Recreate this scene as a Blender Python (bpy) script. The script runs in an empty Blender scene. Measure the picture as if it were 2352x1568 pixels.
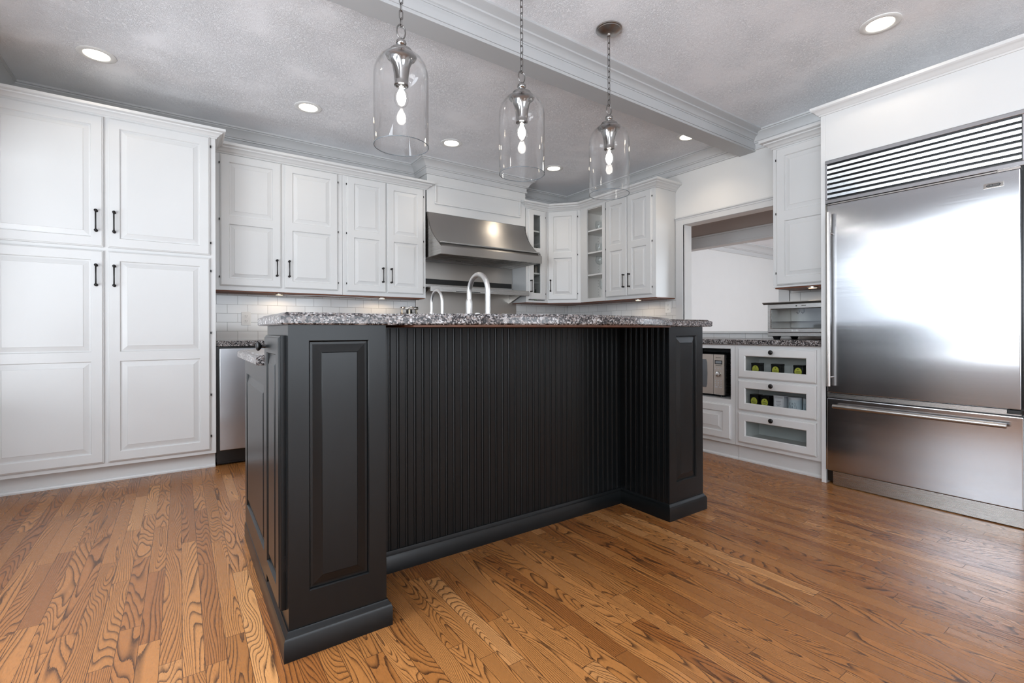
import bpy, bmesh, math, random
from mathutils import Vector, Matrix
random.seed(7)
S = bpy.context.scene
COL = S.collection
PI = math.pi

# ------------------------------------------------------------------ camera
F_PX, YAW, ROLL, CY = 1090.94, 0.608181, -0.002706, 760.03
cam_d = bpy.data.cameras.new('camera')
cam = bpy.data.objects.new('camera', cam_d); COL.objects.link(cam)
cam_d.sensor_fit = 'HORIZONTAL'; cam_d.sensor_width = 36.0
cam_d.lens = F_PX / 2352 * 36.0
cam_d.shift_y = -(784 - CY) / 2352
cam_d.clip_start = 0.02
_fw = Vector((math.sin(YAW), math.cos(YAW), 0))
_r0 = Vector((math.cos(YAW), -math.sin(YAW), 0)); _u0 = Vector((0, 0, 1))
_r = _r0 * math.cos(ROLL) + _u0 * math.sin(ROLL); _u = _r.cross(_fw)
cam.matrix_world = Matrix(((_r.x, _u.x, -_fw.x, 0), (_r.y, _u.y, -_fw.y, 0), (_r.z, _u.z, -_fw.z, 1.0), (0, 0, 0, 1)))
S.camera = cam

# ------------------------------------------------------------------ world, lights, exposure
S.view_settings.view_transform = 'Standard'
S.view_settings.look = 'None'
S.view_settings.gamma = 1.0
S.view_settings.use_curve_mapping = False
S.view_settings.exposure = 0.02
S.cycles.use_denoising = True
S.cycles.max_bounces = 10
S.cycles.diffuse_bounces = 5
S.cycles.glossy_bounces = 5
S.cycles.transparent_max_bounces = 24
S.cycles.sample_clamp_indirect = 6.0
S.cycles.caustics_reflective = False
S.cycles.caustics_refractive = False
W = bpy.data.worlds.new('daylight'); S.world = W; W.use_nodes = True
W.node_tree.nodes['Background'].inputs[0].default_value = (0.80, 0.88, 1.0, 1)
W.node_tree.nodes['Background'].inputs[1].default_value = 1.0

def area_light(name, loc, direction, sx, sy, energy, color=(1, 1, 1), spread=PI):
    d = bpy.data.lights.new(name, 'AREA'); d.shape = 'RECTANGLE'; d.size = sx; d.size_y = sy
    d.energy = energy; d.color = color; d.spread = spread
    o = bpy.data.objects.new(name, d); COL.objects.link(o); o.location = loc
    o.rotation_euler = Vector(direction).to_track_quat('-Z', 'Z').to_euler()
    return o
DAY = (0.83, 0.915, 1.0)
# daylight through the windows of the left wall (beyond the picture) and of the room behind the camera, plus added fills
area_light('window_daylight_left', (-1.75, 1.60, 1.70), (1, -1.2, -2.6), 2.9, 1.35, 150, DAY)
area_light('fill_uplight_left', (-3.20, 0.70, -0.30), (1, -0.6, 1.0), 3.0, 1.8, 200, (0.90, 0.95, 1.0))  # added uplight below the window outside, brightens the ceiling
area_light('window_daylight_transom', (-1.30, 2.30, 2.37), (1, 0, 0), 3.2, 0.10, 1.5, DAY)
area_light('fill_left_rear', (-1.45, -0.95, 1.72), (1, 0.25, -0.7), 3.3, 1.3, 130, DAY)  # added fill lamp at the invented left rear window
area_light('fill_uplight_left_rear', (-3.0, -1.4, 0.35), (1, -0.1, 0.95), 3.8, 1.6, 490, (0.89, 0.945, 1.0))  # second added uplight, lifts the middle of the ceiling
area_light('window_daylight_rear', (1.6, -6.3, 1.3), (0, 1, 0.55), 3.8, 2.2, 195, DAY)
area_light('window_daylight_far_room', (8.2, 0.25, 1.5), (0, 1, 0), 4.0, 1.8, 150, DAY)

# ------------------------------------------------------------------ helpers
def lin(c):
    return tuple(((x / 255) / 12.92 if x / 255 <= 0.04045 else ((x / 255 + 0.055) / 1.055) ** 2.4) for x in c)

def new_mat(name):
    m = bpy.data.materials.new(name); m.use_nodes = True
    return m, m.node_tree.nodes, m.node_tree.links, m.node_tree.nodes['Principled BSDF']

def P(name, rgb, rough=0.5, metal=0.0, coat=0.0, noise=0.0, nscale=8.0, bump=0.0, bscale=200.0, spec=0.5, emit=None, estr=0.0, aniso=0.0, stretch=(1, 1, 1)):
    m, n, l, b = new_mat(name)
    c = lin(rgb)
    b.inputs['Base Color'].default_value = (*c, 1)
    b.inputs['Roughness'].default_value = rough
    b.inputs['Metallic'].default_value = metal
    b.inputs['Coat Weight'].default_value = coat
    b.inputs['Specular IOR Level'].default_value = spec
    if emit:
        b.inputs['Emission Color'].default_value = (*lin(emit), 1); b.inputs['Emission Strength'].default_value = estr
    tc = n.new('ShaderNodeTexCoord'); mp = n.new('ShaderNodeMapping'); l.new(tc.outputs['Object'], mp.inputs[0])
    mp.inputs['Scale'].default_value = stretch
    if noise > 0:
        t = n.new('ShaderNodeTexNoise'); t.inputs['Scale'].default_value = nscale; t.inputs['Detail'].default_value = 5
        l.new(mp.outputs[0], t.inputs['Vector'])
        r = n.new('ShaderNodeValToRGB'); l.new(t.outputs['Fac'], r.inputs[0])
        r.color_ramp.elements[0].position = 0.3; r.color_ramp.elements[1].position = 0.7
        r.color_ramp.elements[0].color = (*[x * (1 - noise) for x in c], 1)
        r.color_ramp.elements[1].color = (*[min(1, x * (1 + noise)) for x in c], 1)
        l.new(r.outputs[0], b.inputs['Base Color'])
    if bump > 0:
        t = n.new('ShaderNodeTexNoise'); t.inputs['Scale'].default_value = bscale; t.inputs['Detail'].default_value = 3
        l.new(mp.outputs[0], t.inputs['Vector'])
        bp = n.new('ShaderNodeBump'); bp.inputs['Strength'].default_value = bump; bp.inputs['Distance'].default_value = 0.01
        l.new(t.outputs['Fac'], bp.inputs['Height']); l.new(bp.outputs[0], b.inputs['Normal'])
    if aniso:
        b.inputs['Anisotropic'].default_value = aniso
    return m

def mnode(n, l, op, a, b=None, c=None):
    m = n.new('ShaderNodeMath'); m.operation = op
    for i, v in enumerate((a, b, c)):
        if v is None: continue
        if isinstance(v, (int, float)): m.inputs[i].default_value = v
        else: l.new(v, m.inputs[i])
    return m.outputs[0]

def glass_mat(name, tint=(1, 1, 1), base=0.04, edge=0.75, power=3.0, rough=0.01):
    m, n, l, b = new_mat(name); n.remove(b); out = n['Material Output']
    lw = n.new('ShaderNodeLayerWeight'); lw.inputs['Blend'].default_value = 0.5
    p = mnode(n, l, 'POWER', lw.outputs['Facing'], power)
    f = mnode(n, l, 'MULTIPLY_ADD', p, edge, base)
    t = n.new('ShaderNodeBsdfTransparent'); t.inputs[0].default_value = (*tint, 1)
    g = n.new('ShaderNodeBsdfGlossy'); g.inputs['Roughness'].default_value = rough
    mx = n.new('ShaderNodeMixShader'); l.new(f, mx.inputs[0]); l.new(t.outputs[0], mx.inputs[1]); l.new(g.outputs[0], mx.inputs[2])
    l.new(mx.outputs[0], out.inputs[0])
    return m

class MB:
    def __init__(s): s.v = []; s.f = []
    def add(s, v, f):
        o = len(s.v); s.v += [tuple(x) for x in v]; s.f += [tuple(i + o for i in q) for q in f]; return s
    def box(s, x0, y0, z0, x1, y1, z1):
        return s.add([(x0, y0, z0), (x1, y0, z0), (x1, y1, z0), (x0, y1, z0), (x0, y0, z1), (x1, y0, z1), (x1, y1, z1), (x0, y1, z1)],
                     [(0, 3, 2, 1), (4, 5, 6, 7), (0, 1, 5, 4), (1, 2, 6, 5), (2, 3, 7, 6), (3, 0, 4, 7)])
    def cyl(s, p0, p1, r0, r1=None, n=20):
        r1 = r0 if r1 is None else r1
        p0 = Vector(p0); p1 = Vector(p1); d = (p1 - p0).normalized()
        a = d.orthogonal().normalized(); b = d.cross(a)
        vs = []
        for p, r in ((p0, r0), (p1, r1)):
            vs += [p + (a * math.cos(2 * PI * i / n) + b * math.sin(2 * PI * i / n)) * r for i in range(n)]
        fs = [(i, (i + 1) % n, n + (i + 1) % n, n + i) for i in range(n)] + [tuple(range(n - 1, -1, -1)), tuple(range(n, 2 * n))]
        return s.add(vs, fs)
    def lathe(s, prof, c=(0, 0, 0), n=32, axis='z', closed=False):
        vs = []; fs = []
        m = len(prof)
        for r, z in prof:
            for i in range(n):
                a = 2 * PI * i / n; x = r * math.cos(a); y = r * math.sin(a)
                q = (x, y, z) if axis == 'z' else ((z, x, y) if axis == 'x' else (x, z, y))
                vs.append((c[0] + q[0], c[1] + q[1], c[2] + q[2]))
        for k in range(m if closed else m - 1):
            k2 = (k + 1) % m
            for i in range(n):
                j = (i + 1) % n; fs.append((k * n + i, k * n + j, k2 * n + j, k2 * n + i))
        if not closed:
            fs.append(tuple(range(n - 1, -1, -1))); fs.append(tuple((m - 1) * n + i for i in range(n)))
        return s.add(vs, fs)
    def tube(s, path, r, n=10, closed=False):
        path = [Vector(p) for p in path]; m = len(path); vs = []; fs = []
        rr = r if isinstance(r, (list, tuple)) else [r] * m
        prev = None
        for k in range(m):
            a = path[(k - 1) % m] if (closed or k > 0) else path[k]; b = path[(k + 1) % m] if (closed or k < m - 1) else path[k]
            t = (b - a).normalized()
            if prev is None: u = t.orthogonal().normalized()
            else:
                u = prev - t * prev.dot(t); u = u.normalized() if u.length > 1e-6 else t.orthogonal().normalized()
            prev = u; w = t.cross(u)
            vs += [path[k] + (u * math.cos(2 * PI * i / n) + w * math.sin(2 * PI * i / n)) * rr[k] for i in range(n)]
        for k in range(m if closed else m - 1):
            k2 = (k + 1) % m
            for i in range(n):
                j = (i + 1) % n; fs.append((k * n + i, k * n + j, k2 * n + j, k2 * n + i))
        if not closed:
            fs.append(tuple(range(n - 1, -1, -1))); fs.append(tuple((m - 1) * n + i for i in range(n)))
        return s.add(vs, fs)
    def prism(s, poly, fn, d0, d1):
        """poly in 2d, fn(a,b,d)->xyz"""
        n = len(poly)
        vs = [fn(a, b, d0) for a, b in poly] + [fn(a, b, d1) for a, b in poly]
        fs = [(i, (i + 1) % n, n + (i + 1) % n, n + i) for i in range(n)] + [tuple(range(n - 1, -1, -1)), tuple(range(n, 2 * n))]
        return s.add(vs, fs)
    def sweep(s, path, prof):
        """profile (o,z) swept along a plan path; o is measured to the right of travel"""
        path = [Vector(p) for p in path]; m = len(path); k = len(prof); vs = []; fs = []
        dirs = [(path[i + 1] - path[i]).normalized() for i in range(m - 1)]
        R = lambda d: Vector((d.y, -d.x))
        for i in range(m):
            if i == 0: mt = R(dirs[0])
            elif i == m - 1: mt = R(dirs[-1])
            else:
                n1, n2 = R(dirs[i - 1]), R(dirs[i]); mt = (n1 + n2) / (1 + n1.dot(n2))
            vs += [(path[i].x + mt.x * o, path[i].y + mt.y * o, z) for o, z in prof]
        for i in range(m - 1):
            for j in range(k):
                j2 = (j + 1) % k; fs.append((i * k + j, i * k + j2, (i + 1) * k + j2, (i + 1) * k + j))
        fs.append(tuple(range(k))); fs.append(tuple((m - 1) * k + j for j in range(k - 1, -1, -1)))
        return s.add(vs, fs)
    def slab(s, poly, levels):
        """horizontal slab: levels = [(z, inset)...] bottom to top"""
        n = len(poly); vs = []; fs = []
        for z, ins in levels:
            vs += [(x, y, z) for x, y in inset(poly, ins)]
        for k in range(len(levels) - 1):
            for i in range(n):
                j = (i + 1) % n; fs.append((k * n + i, k * n + j, (k + 1) * n + j, (k + 1) * n + i))
        fs.append(tuple(range(n - 1, -1, -1))); fs.append(tuple((len(levels) - 1) * n + i for i in range(n)))
        return s.add(vs, fs)
    def map(s, fn): s.v = [tuple(fn(*p)) for p in s.v]; return s
    def join(s, o): return s.add(o.v, o.f)
    def build(s, name, mat, parent=None, smooth=None, bevel=0.0, seg=2):
        org = ORG.get(parent, Vector((0, 0, 0)))
        me = bpy.data.meshes.new(name)
        bm = bmesh.new()
        bv = [bm.verts.new(Vector(p) - org) for p in s.v]
        for f in s.f:
            try: bm.faces.new([bv[i] for i in f])
            except ValueError: pass
        bmesh.ops.recalc_face_normals(bm, faces=bm.faces)
        bm.to_mesh(me); bm.free()
        if mat: me.materials.append(mat)
        if smooth is not None:
            for p in me.polygons: p.use_smooth = True
            me.set_sharp_from_angle(angle=math.radians(smooth))
        o = bpy.data.objects.new(name, me); COL.objects.link(o)
        if parent is not None: o.parent = parent; ORG[o] = org
        else: ORG[o] = Vector((0, 0, 0))
        if bevel > 0:
            b = o.modifiers.new('bevel', 'BEVEL'); b.width = bevel; b.segments = seg; b.limit_method = 'ANGLE'; b.angle_limit = math.radians(40)
        return o
ORG = {}

def inset(poly, d):
    n = len(poly); out = []
    if abs(d) < 1e-9: return list(poly)
    ar = sum(poly[i][0] * poly[(i + 1) % n][1] - poly[(i + 1) % n][0] * poly[i][1] for i in range(n))
    sg = 1 if ar > 0 else -1
    for i in range(n):
        p0 = Vector(poly[i - 1]); p1 = Vector(poly[i]); p2 = Vector(poly[(i + 1) % n])
        d1 = (p1 - p0).normalized(); d2 = (p2 - p1).normalized()
        n1 = Vector((-d1.y, d1.x)) * sg; n2 = Vector((-d2.y, d2.x)) * sg
        m = (n1 + n2) / max(0.2, 1 + n1.dot(n2))
        out.append((p1.x + m.x * d, p1.y + m.y * d))
    return out

def tag(o, label, cat, group=None):
    o['label'] = label; o['category'] = cat
    if group: o['group'] = group
    return o
def thing(name, loc, label, cat, group=None):
    o = bpy.data.objects.new(name, None); COL.objects.link(o); o.location = loc
    o.empty_display_size = 0.05
    ORG[o] = Vector(loc)
    return tag(o, label, cat, group)
def struct(name, mb, mat, **k):
    o = mb.build(name, mat, None, **k); o['kind'] = 'structure'; return o
def rbox(w, d, h, r=0.01, n=5, c=(0, 0, 0)):
    """box with rounded vertical edges, sitting on z=0 at c"""
    pts = []
    for cx, cy, a0 in ((w / 2 - r, d / 2 - r, 0), (-w / 2 + r, d / 2 - r, PI / 2), (-w / 2 + r, -d / 2 + r, PI), (w / 2 - r, -d / 2 + r, 1.5 * PI)):
        for i in range(n + 1):
            a = a0 + i / n * PI / 2; pts.append((c[0] + cx + r * math.cos(a), c[1] + cy + r * math.sin(a)))
    return MB().slab(pts, [(c[2], 0.002), (c[2] + 0.002, 0), (c[2] + h - 0.002, 0), (c[2] + h, 0.002)])
def text_mesh(name, txt, size, origin, u, v, mat, parent, thick=0.0006, align='CENTER'):
    cu = bpy.data.curves.new(name, 'FONT'); cu.body = txt; cu.size = size; cu.align_x = align; cu.align_y = 'CENTER'; cu.extrude = thick
    t = bpy.data.objects.new(name + '_tmp', cu); COL.objects.link(t)
    me = bpy.data.meshes.new_from_object(t.evaluated_get(bpy.context.evaluated_depsgraph_get()))
    bpy.data.objects.remove(t)
    u = Vector(u).normalized(); v = Vector(v).normalized(); w = u.cross(v)
    o0 = Vector(origin) - ORG.get(parent, Vector((0, 0, 0)))
    M = Matrix(((u.x, v.x, w.x, o0.x), (u.y, v.y, w.y, o0.y), (u.z, v.z, w.z, o0.z), (0, 0, 0, 1)))
    me.transform(M); me.materials.clear(); me.materials.append(mat)
    o = bpy.data.objects.new(name, me); COL.objects.link(o); o.parent = parent; ORG[o] = ORG.get(parent, Vector((0, 0, 0)))
    return o

# ------------------------------------------------------------------ materials
M = {}
M['cab'] = P('cabinet_white_paint', (212, 212, 211), 0.33, noise=0.012, nscale=3, bump=0.008, bscale=90)
M['wall'] = P('wall_paint', (218, 217, 215), 0.65, noise=0.01, nscale=4, bump=0.05, bscale=260)
M['trim'] = P('trim_paint', (200, 200, 200), 0.38, noise=0.01, nscale=4)
M['dark'] = P('island_charcoal_paint', (14, 16, 17), 0.28, spec=0.33, noise=0.12, nscale=7, bump=0.0, bscale=120, stretch=(6, 6, 1))
M['bronze'] = P('oil_rubbed_bronze', (38, 36, 36), 0.35, metal=0.6, noise=0.2, nscale=60)
M['black'] = P('black_plastic', (16, 16, 17), 0.35, noise=0.1, nscale=40)
M['blackmetal'] = P('black_enamel', (22, 22, 22), 0.25, noise=0.1, nscale=20)
M['wood_under'] = P('cabinet_underside_wood', (122, 66, 34), 0.5, noise=0.25, nscale=14, stretch=(1, 8, 8))
M['chrome'] = P('polished_nickel', (205, 202, 198), 0.09, metal=1.0, noise=0.02, nscale=5)
M['nickel'] = P('brushed_nickel', (178, 174, 170), 0.28, metal=1.0, noise=0.05, nscale=30)
M['fauc'] = P('stainless_faucet', (222, 222, 221), 0.28, metal=1.0, noise=0.02, nscale=10)
M['ply'] = P('plywood_edge', (92, 58, 40), 0.6, noise=0.25, nscale=30)
M['plastic_white'] = P('white_plastic', (232, 232, 230), 0.3, noise=0.01, nscale=10)
M['rack_chrome'] = P('rack_wire', (190, 190, 188), 0.2, metal=1.0, noise=0.02, nscale=10)
M['inner'] = P('cabinet_interior', (234, 232, 228), 0.5, noise=0.015, nscale=5)
M['drawer_in'] = P('drawer_interior', (212, 214, 212), 0.5, noise=0.02, nscale=5)
M['glass'] = glass_mat('clear_glass', base=0.02, edge=0.75, power=2.6)
M['wine'] = glass_mat('wine_glass', tint=(0.97, 0.98, 0.98), base=0.03, edge=0.6, power=2.6)
M['pane'] = glass_mat('cabinet_pane', tint=(0.96, 0.97, 0.965), base=0.05, edge=0.5, power=3)
M['dglass'] = glass_mat('oven_glass', tint=(0.78, 0.80, 0.81), base=0.10, edge=0.5, power=3, rough=0.05)
M['lamp'] = P('lamp_lens', (255, 246, 230), 0.4, emit=(255, 240, 214), estr=14.0, noise=0.01, nscale=5)
M['puck'] = P('puck_lens', (255, 236, 206), 0.4, emit=(255, 222, 176), estr=9.0, noise=0.01, nscale=5)
M['bulb'] = P('bulb_glow', (255, 252, 246), 0.4, emit=(255, 250, 242), estr=26.0, noise=0.01, nscale=5)
M['green'] = P('green_plastic', (90, 190, 70), 0.35, noise=0.05, nscale=20)
M['yellow'] = P('yellow_label', (186, 188, 72), 0.5, noise=0.06, nscale=30)
M['tinblack'] = P('tin_black', (14, 15, 16), 0.3, noise=0.2, nscale=20)
M['ink'] = P('dark_ink', (50, 52, 44), 0.6, noise=0.1, nscale=40)
M['tinwhite'] = P('tin_pale', (196, 198, 203), 0.4, noise=0.04, nscale=20)
M['tinblue'] = P('tin_pale_blue', (190, 202, 210), 0.4, noise=0.04, nscale=20)
M['paper'] = P('label_grey', (214, 214, 218), 0.6, noise=0.03, nscale=40)
M['screen'] = P('lcd', (128, 134, 138), 0.2, noise=0.1, nscale=20)
M['spice'] = P('spice_olive', (112, 104, 66), 0.5, noise=0.35, nscale=60)
M['spice2'] = P('spice_brown', (96, 66, 44), 0.5, noise=0.3, nscale=60)
M['jarlid'] = P('jar_lid', (206, 206, 204), 0.15, metal=1.0, noise=0.05, nscale=20)
M['cream'] = P('cream_post', (222, 210, 186), 0.5, noise=0.04, nscale=20)
M['beam'] = P('beam_grey_paint', (180, 181, 182), 0.5, noise=0.01, nscale=4)

def ceiling_mat():
    m, n, l, b = new_mat('ceiling_stomp_texture')
    b.inputs['Base Color'].default_value = (*lin((246, 247, 250)), 1); b.inputs['Roughness'].default_value = 0.85
    g = n.new('ShaderNodeNewGeometry')
    t1 = n.new('ShaderNodeTexNoise'); t1.inputs['Scale'].default_value = 34; t1.inputs['Detail'].default_value = 6; t1.inputs['Distortion'].default_value = 2.2; t1.inputs['Roughness'].default_value = 0.65
    t2 = n.new('ShaderNodeTexNoise'); t2.inputs['Scale'].default_value = 3.0; t2.inputs['Detail'].default_value = 2
    l.new(g.outputs['Position'], t1.inputs['Vector']); l.new(g.outputs['Position'], t2.inputs['Vector'])
    d = mnode(n, l, 'SUBTRACT', t1.outputs['Fac'], 0.5); a = mnode(n, l, 'ABSOLUTE', d)
    r = mnode(n, l, 'SUBTRACT', 0.09, a); r = mnode(n, l, 'MAXIMUM', r, 0.0)
    w = n.new('ShaderNodeMapRange'); w.inputs[1].default_value = 0.25; w.inputs[2].default_value = 0.6; l.new(t2.outputs['Fac'], w.inputs[0])
    h = mnode(n, l, 'MULTIPLY', r, w.outputs[0])
    bp = n.new('ShaderNodeBump'); bp.inputs['Strength'].default_value = 0.7; bp.inputs['Distance'].default_value = 0.035
    l.new(h, bp.inputs['Height']); l.new(bp.outputs[0], b.inputs['Normal'])
    return m
M['ceil'] = ceiling_mat()

def floor_mat():
    m, n, l, b = new_mat('oak_strip_floor')
    g = n.new('ShaderNodeNewGeometry'); sx = n.new('ShaderNodeSeparateXYZ'); l.new(g.outputs['Position'], sx.inputs[0])
    x, y = sx.outputs[0], sx.outputs[1]
    PW = 0.0572
    rowf = mnode(n, l, 'DIVIDE', x, PW); row = mnode(n, l, 'FLOOR', rowf); fx = mnode(n, l, 'FRACT', rowf)
    def white(a, bb, s):
        cb = n.new('ShaderNodeCombineXYZ'); cb.inputs[2].default_value = s
        l.new(a, cb.inputs[0])
        if bb is not None: l.new(bb, cb.inputs[1])
        w = n.new('ShaderNodeTexWhiteNoise'); w.noise_dimensions = '3D'; l.new(cb.outputs[0], w.inputs['Vector']); return w
    w0 = white(row, None, 1.3)
    plen = mnode(n, l, 'MULTIPLY_ADD', w0.outputs['Value'], 0.55, 0.55)
    off = mnode(n, l, 'MULTIPLY', white(row, None, 5.1).outputs['Value'], 9.0)
    yy = mnode(n, l, 'DIVIDE', mnode(n, l, 'ADD', y, off), plen)
    col = mnode(n, l, 'FLOOR', yy); fy = mnode(n, l, 'FRACT', yy)
    pid = white(row, col, 2.7); pid2 = white(row, col, 8.4)
    # seams
    ex = mnode(n, l, 'MINIMUM', fx, mnode(n, l, 'SUBTRACT', 1.0, fx)); ex = mnode(n, l, 'MULTIPLY', ex, PW)
    ey = mnode(n, l, 'MINIMUM', fy, mnode(n, l, 'SUBTRACT', 1.0, fy)); ey = mnode(n, l, 'MULTIPLY', ey, plen)
    e = mnode(n, l, 'MINIMUM', ex, ey)
    seam = n.new('ShaderNodeMapRange'); seam.inputs[1].default_value = 0.0002; seam.inputs[2].default_value = 0.0011; l.new(e, seam.inputs[0])
    # cathedral grain: contour lines of a stretched noise field, different for each strip
    offz = mnode(n, l, 'MULTIPLY', pid.outputs['Value'], 57.0)
    cb = n.new('ShaderNodeCombineXYZ')
    l.new(mnode(n, l, 'MULTIPLY', x, 8.0), cb.inputs[0]); l.new(mnode(n, l, 'MULTIPLY', y, 0.95), cb.inputs[1]); l.new(offz, cb.inputs[2])
    nz = n.new('ShaderNodeTexNoise'); nz.inputs['Scale'].default_value = 1.0; nz.inputs['Detail'].default_value = 1.6; nz.inputs['Roughness'].default_value = 0.35; nz.inputs['Distortion'].default_value = 0.25
    l.new(cb.outputs[0], nz.inputs['Vector'])
    freq = mnode(n, l, 'MULTIPLY_ADD', pid2.outputs['Value'], 34.0, 26.0)
    # straight component so that some strips read as rift grain
    tilt = mnode(n, l, 'MULTIPLY', mnode(n, l, 'SUBTRACT', pid.outputs['Value'], 0.5), 16.0)
    val = mnode(n, l, 'ADD', mnode(n, l, 'MULTIPLY', nz.outputs['Fac'], freq), mnode(n, l, 'MULTIPLY', fx, tilt))
    # pore wobble
    cb2 = n.new('ShaderNodeCombineXYZ'); l.new(mnode(n, l, 'MULTIPLY', x, 520.0), cb2.inputs[0]); l.new(mnode(n, l, 'MULTIPLY', y, 60.0), cb2.inputs[1]); l.new(offz, cb2.inputs[2])
    nf = n.new('ShaderNodeTexNoise'); nf.inputs['Scale'].default_value = 1.0; nf.inputs['Detail'].default_value = 3; l.new(cb2.outputs[0], nf.inputs['Vector'])
    val = mnode(n, l, 'ADD', val, mnode(n, l, 'MULTIPLY', nf.outputs['Fac'], 0.35))
    fr = mnode(n, l, 'FRACT', val)
    line = n.new('ShaderNodeMapRange'); line.inputs[1].default_value = 0.5; line.inputs[2].default_value = 0.97; l.new(fr, line.inputs[0])
    edge = n.new('ShaderNodeMapRange'); edge.inputs[1].default_value = 1.0; edge.inputs[2].default_value = 0.97; l.new(fr, edge.inputs[0])
    dark = mnode(n, l, 'MULTIPLY', mnode(n, l, 'POWER', line.outputs[0], 1.6), edge.outputs[0])
    pore = n.new('ShaderNodeMapRange'); pore.inputs[1].default_value = 0.54; pore.inputs[2].default_value = 0.72; l.new(nf.outputs['Fac'], pore.inputs[0])
    dark = mnode(n, l, 'MAXIMUM', mnode(n, l, 'MULTIPLY', dark, 1.0), mnode(n, l, 'MULTIPLY', pore.outputs[0], 0.38))
    cr = n.new('ShaderNodeValToRGB'); l.new(pid2.outputs['Value'], cr.inputs[0])
    els = cr.color_ramp.elements
    els[0].color = (*lin((136, 82, 40)), 1); els[1].color = (*lin((190, 134, 82)), 1)
    for p, c in ((0.3, (158, 102, 53)), (0.62, (172, 115, 64)), (0.85, (148, 94, 47))):
        q = els.new(p); q.color = (*lin(c), 1)
    mx = n.new('ShaderNodeMix'); mx.data_type = 'RGBA'; mx.blend_type = 'MIX'
    l.new(dark, mx.inputs[0]); l.new(cr.outputs[0], mx.inputs[6]); mx.inputs[7].default_value = (*lin((44, 24, 14)), 1)
    mx2 = n.new('ShaderNodeMix'); mx2.data_type = 'RGBA'; l.new(seam.outputs[0], mx2.inputs[0]); mx2.inputs[6].default_value = (*lin((48, 26, 16)), 1); l.new(mx.outputs[2], mx2.inputs[7])
    l.new(mx2.outputs[2], b.inputs['Base Color'])
    b.inputs['Roughness'].default_value = 0.3
    rr = mnode(n, l, 'MULTIPLY_ADD', dark, 0.12, 0.27); l.new(rr, b.inputs['Roughness'])
    b.inputs['Specular IOR Level'].default_value = 0.5
    bp = n.new('ShaderNodeBump'); bp.inputs['Strength'].default_value = 0.25; bp.inputs['Distance'].default_value = 0.001
    hh = mnode(n, l, 'SUBTRACT', seam.outputs[0], mnode(n, l, 'MULTIPLY', dark, 0.35))
    l.new(hh, bp.inputs['Height']); l.new(bp.outputs[0], b.inputs['Normal'])
    return m
M['floor'] = floor_mat()

def granite_mat():
    m, n, l, b = new_mat('speckled_granite')
    g = n.new('ShaderNodeNewGeometry')
    nd = n.new('ShaderNodeTexNoise'); nd.inputs['Scale'].default_value = 60; nd.inputs['Detail'].default_value = 2
    l.new(g.outputs['Position'], nd.inputs['Vector'])
    vm = n.new('ShaderNodeVectorMath'); vm.operation = 'MULTIPLY_ADD'; l.new(nd.outputs['Color'], vm.inputs[0]); vm.inputs[1].default_value = (0.012, 0.012, 0.012); l.new(g.outputs['Position'], vm.inputs[2])
    v = n.new('ShaderNodeTexVoronoi'); v.inputs['Scale'].default_value = 190; l.new(vm.outputs[0], v.inputs['Vector'])
    sp = n.new('ShaderNodeSeparateColor'); l.new(v.outputs['Color'], sp.inputs[0])
    n2 = n.new('ShaderNodeTexNoise'); n2.inputs['Scale'].default_value = 42; n2.inputs['Detail'].default_value = 4; l.new(g.outputs['Position'], n2.inputs['Vector'])
    f = mnode(n, l, 'ADD', mnode(n, l, 'MULTIPLY', sp.outputs[0], 0.55), mnode(n, l, 'MULTIPLY', n2.outputs['Fac'], 0.5))
    cr = n.new('ShaderNodeValToRGB'); cr.color_ramp.interpolation = 'LINEAR'; l.new(f, cr.inputs[0])
    els = cr.color_ramp.elements
    els[0].position = 0.28; els[0].color = (*lin((30, 28, 30)), 1); els[1].position = 0.86; els[1].color = (*lin((176, 174, 174)), 1)
    for p, c in ((0.42, (44, 42, 44)), (0.52, (86, 81, 81)), (0.60, (112, 101, 96)), (0.70, (132, 127, 126))):
        q = els.new(p); q.color = (*lin(c), 1)
    l.new(cr.outputs[0], b.inputs['Base Color'])
    b.inputs['Roughness'].default_value = 0.2; b.inputs['Specular IOR Level'].default_value = 0.4
    return m
M['granite'] = granite_mat()

def tile_mat(name, horiz, j0, rough=0.12):
    m, n, l, b = new_mat(name)
    g = n.new('ShaderNodeNewGeometry'); sx = n.new('ShaderNodeSeparateXYZ'); l.new(g.outputs['Position'], sx.inputs[0])
    cb = n.new('ShaderNodeCombineXYZ')
    l.new(mnode(n, l, 'SUBTRACT', sx.outputs[horiz], j0), cb.inputs[0]); l.new(mnode(n, l, 'SUBTRACT', sx.outputs[2], 0.9285), cb.inputs[1])
    t = n.new('ShaderNodeTexBrick'); l.new(cb.outputs[0], t.inputs['Vector'])
    t.inputs['Scale'].default_value = 1.0; t.inputs['Mortar Size'].default_value = 0.0016; t.inputs['Mortar Smooth'].default_value = 0.25
    t.inputs['Brick Width'].default_value = 0.1552; t.inputs['Row Height'].default_value = 0.0765; t.offset = 0.5; t.offset_frequency = 2
    t.inputs['Color1'].default_value = (*lin((214, 213, 211)), 1); t.inputs['Color2'].default_value = (*lin((207, 206, 205)), 1); t.inputs['Mortar'].default_value = (*lin((160, 158, 154)), 1)
    l.new(t.outputs['Color'], b.inputs['Base Color'])
    b.inputs['Roughness'].default_value = rough
    bp = n.new('ShaderNodeBump'); bp.invert = True; bp.inputs['Strength'].default_value = 0.7; bp.inputs['Distance'].default_value = 0.003
    l.new(t.outputs['Fac'], bp.inputs['Height']); l.new(bp.outputs[0], b.inputs['Normal'])
    return m
M['tile_back'] = tile_mat('subway_tile_range_wall', 0, 0.3225)
M['tile_right'] = tile_mat('subway_tile_right_wall', 1, 0.065)

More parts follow.
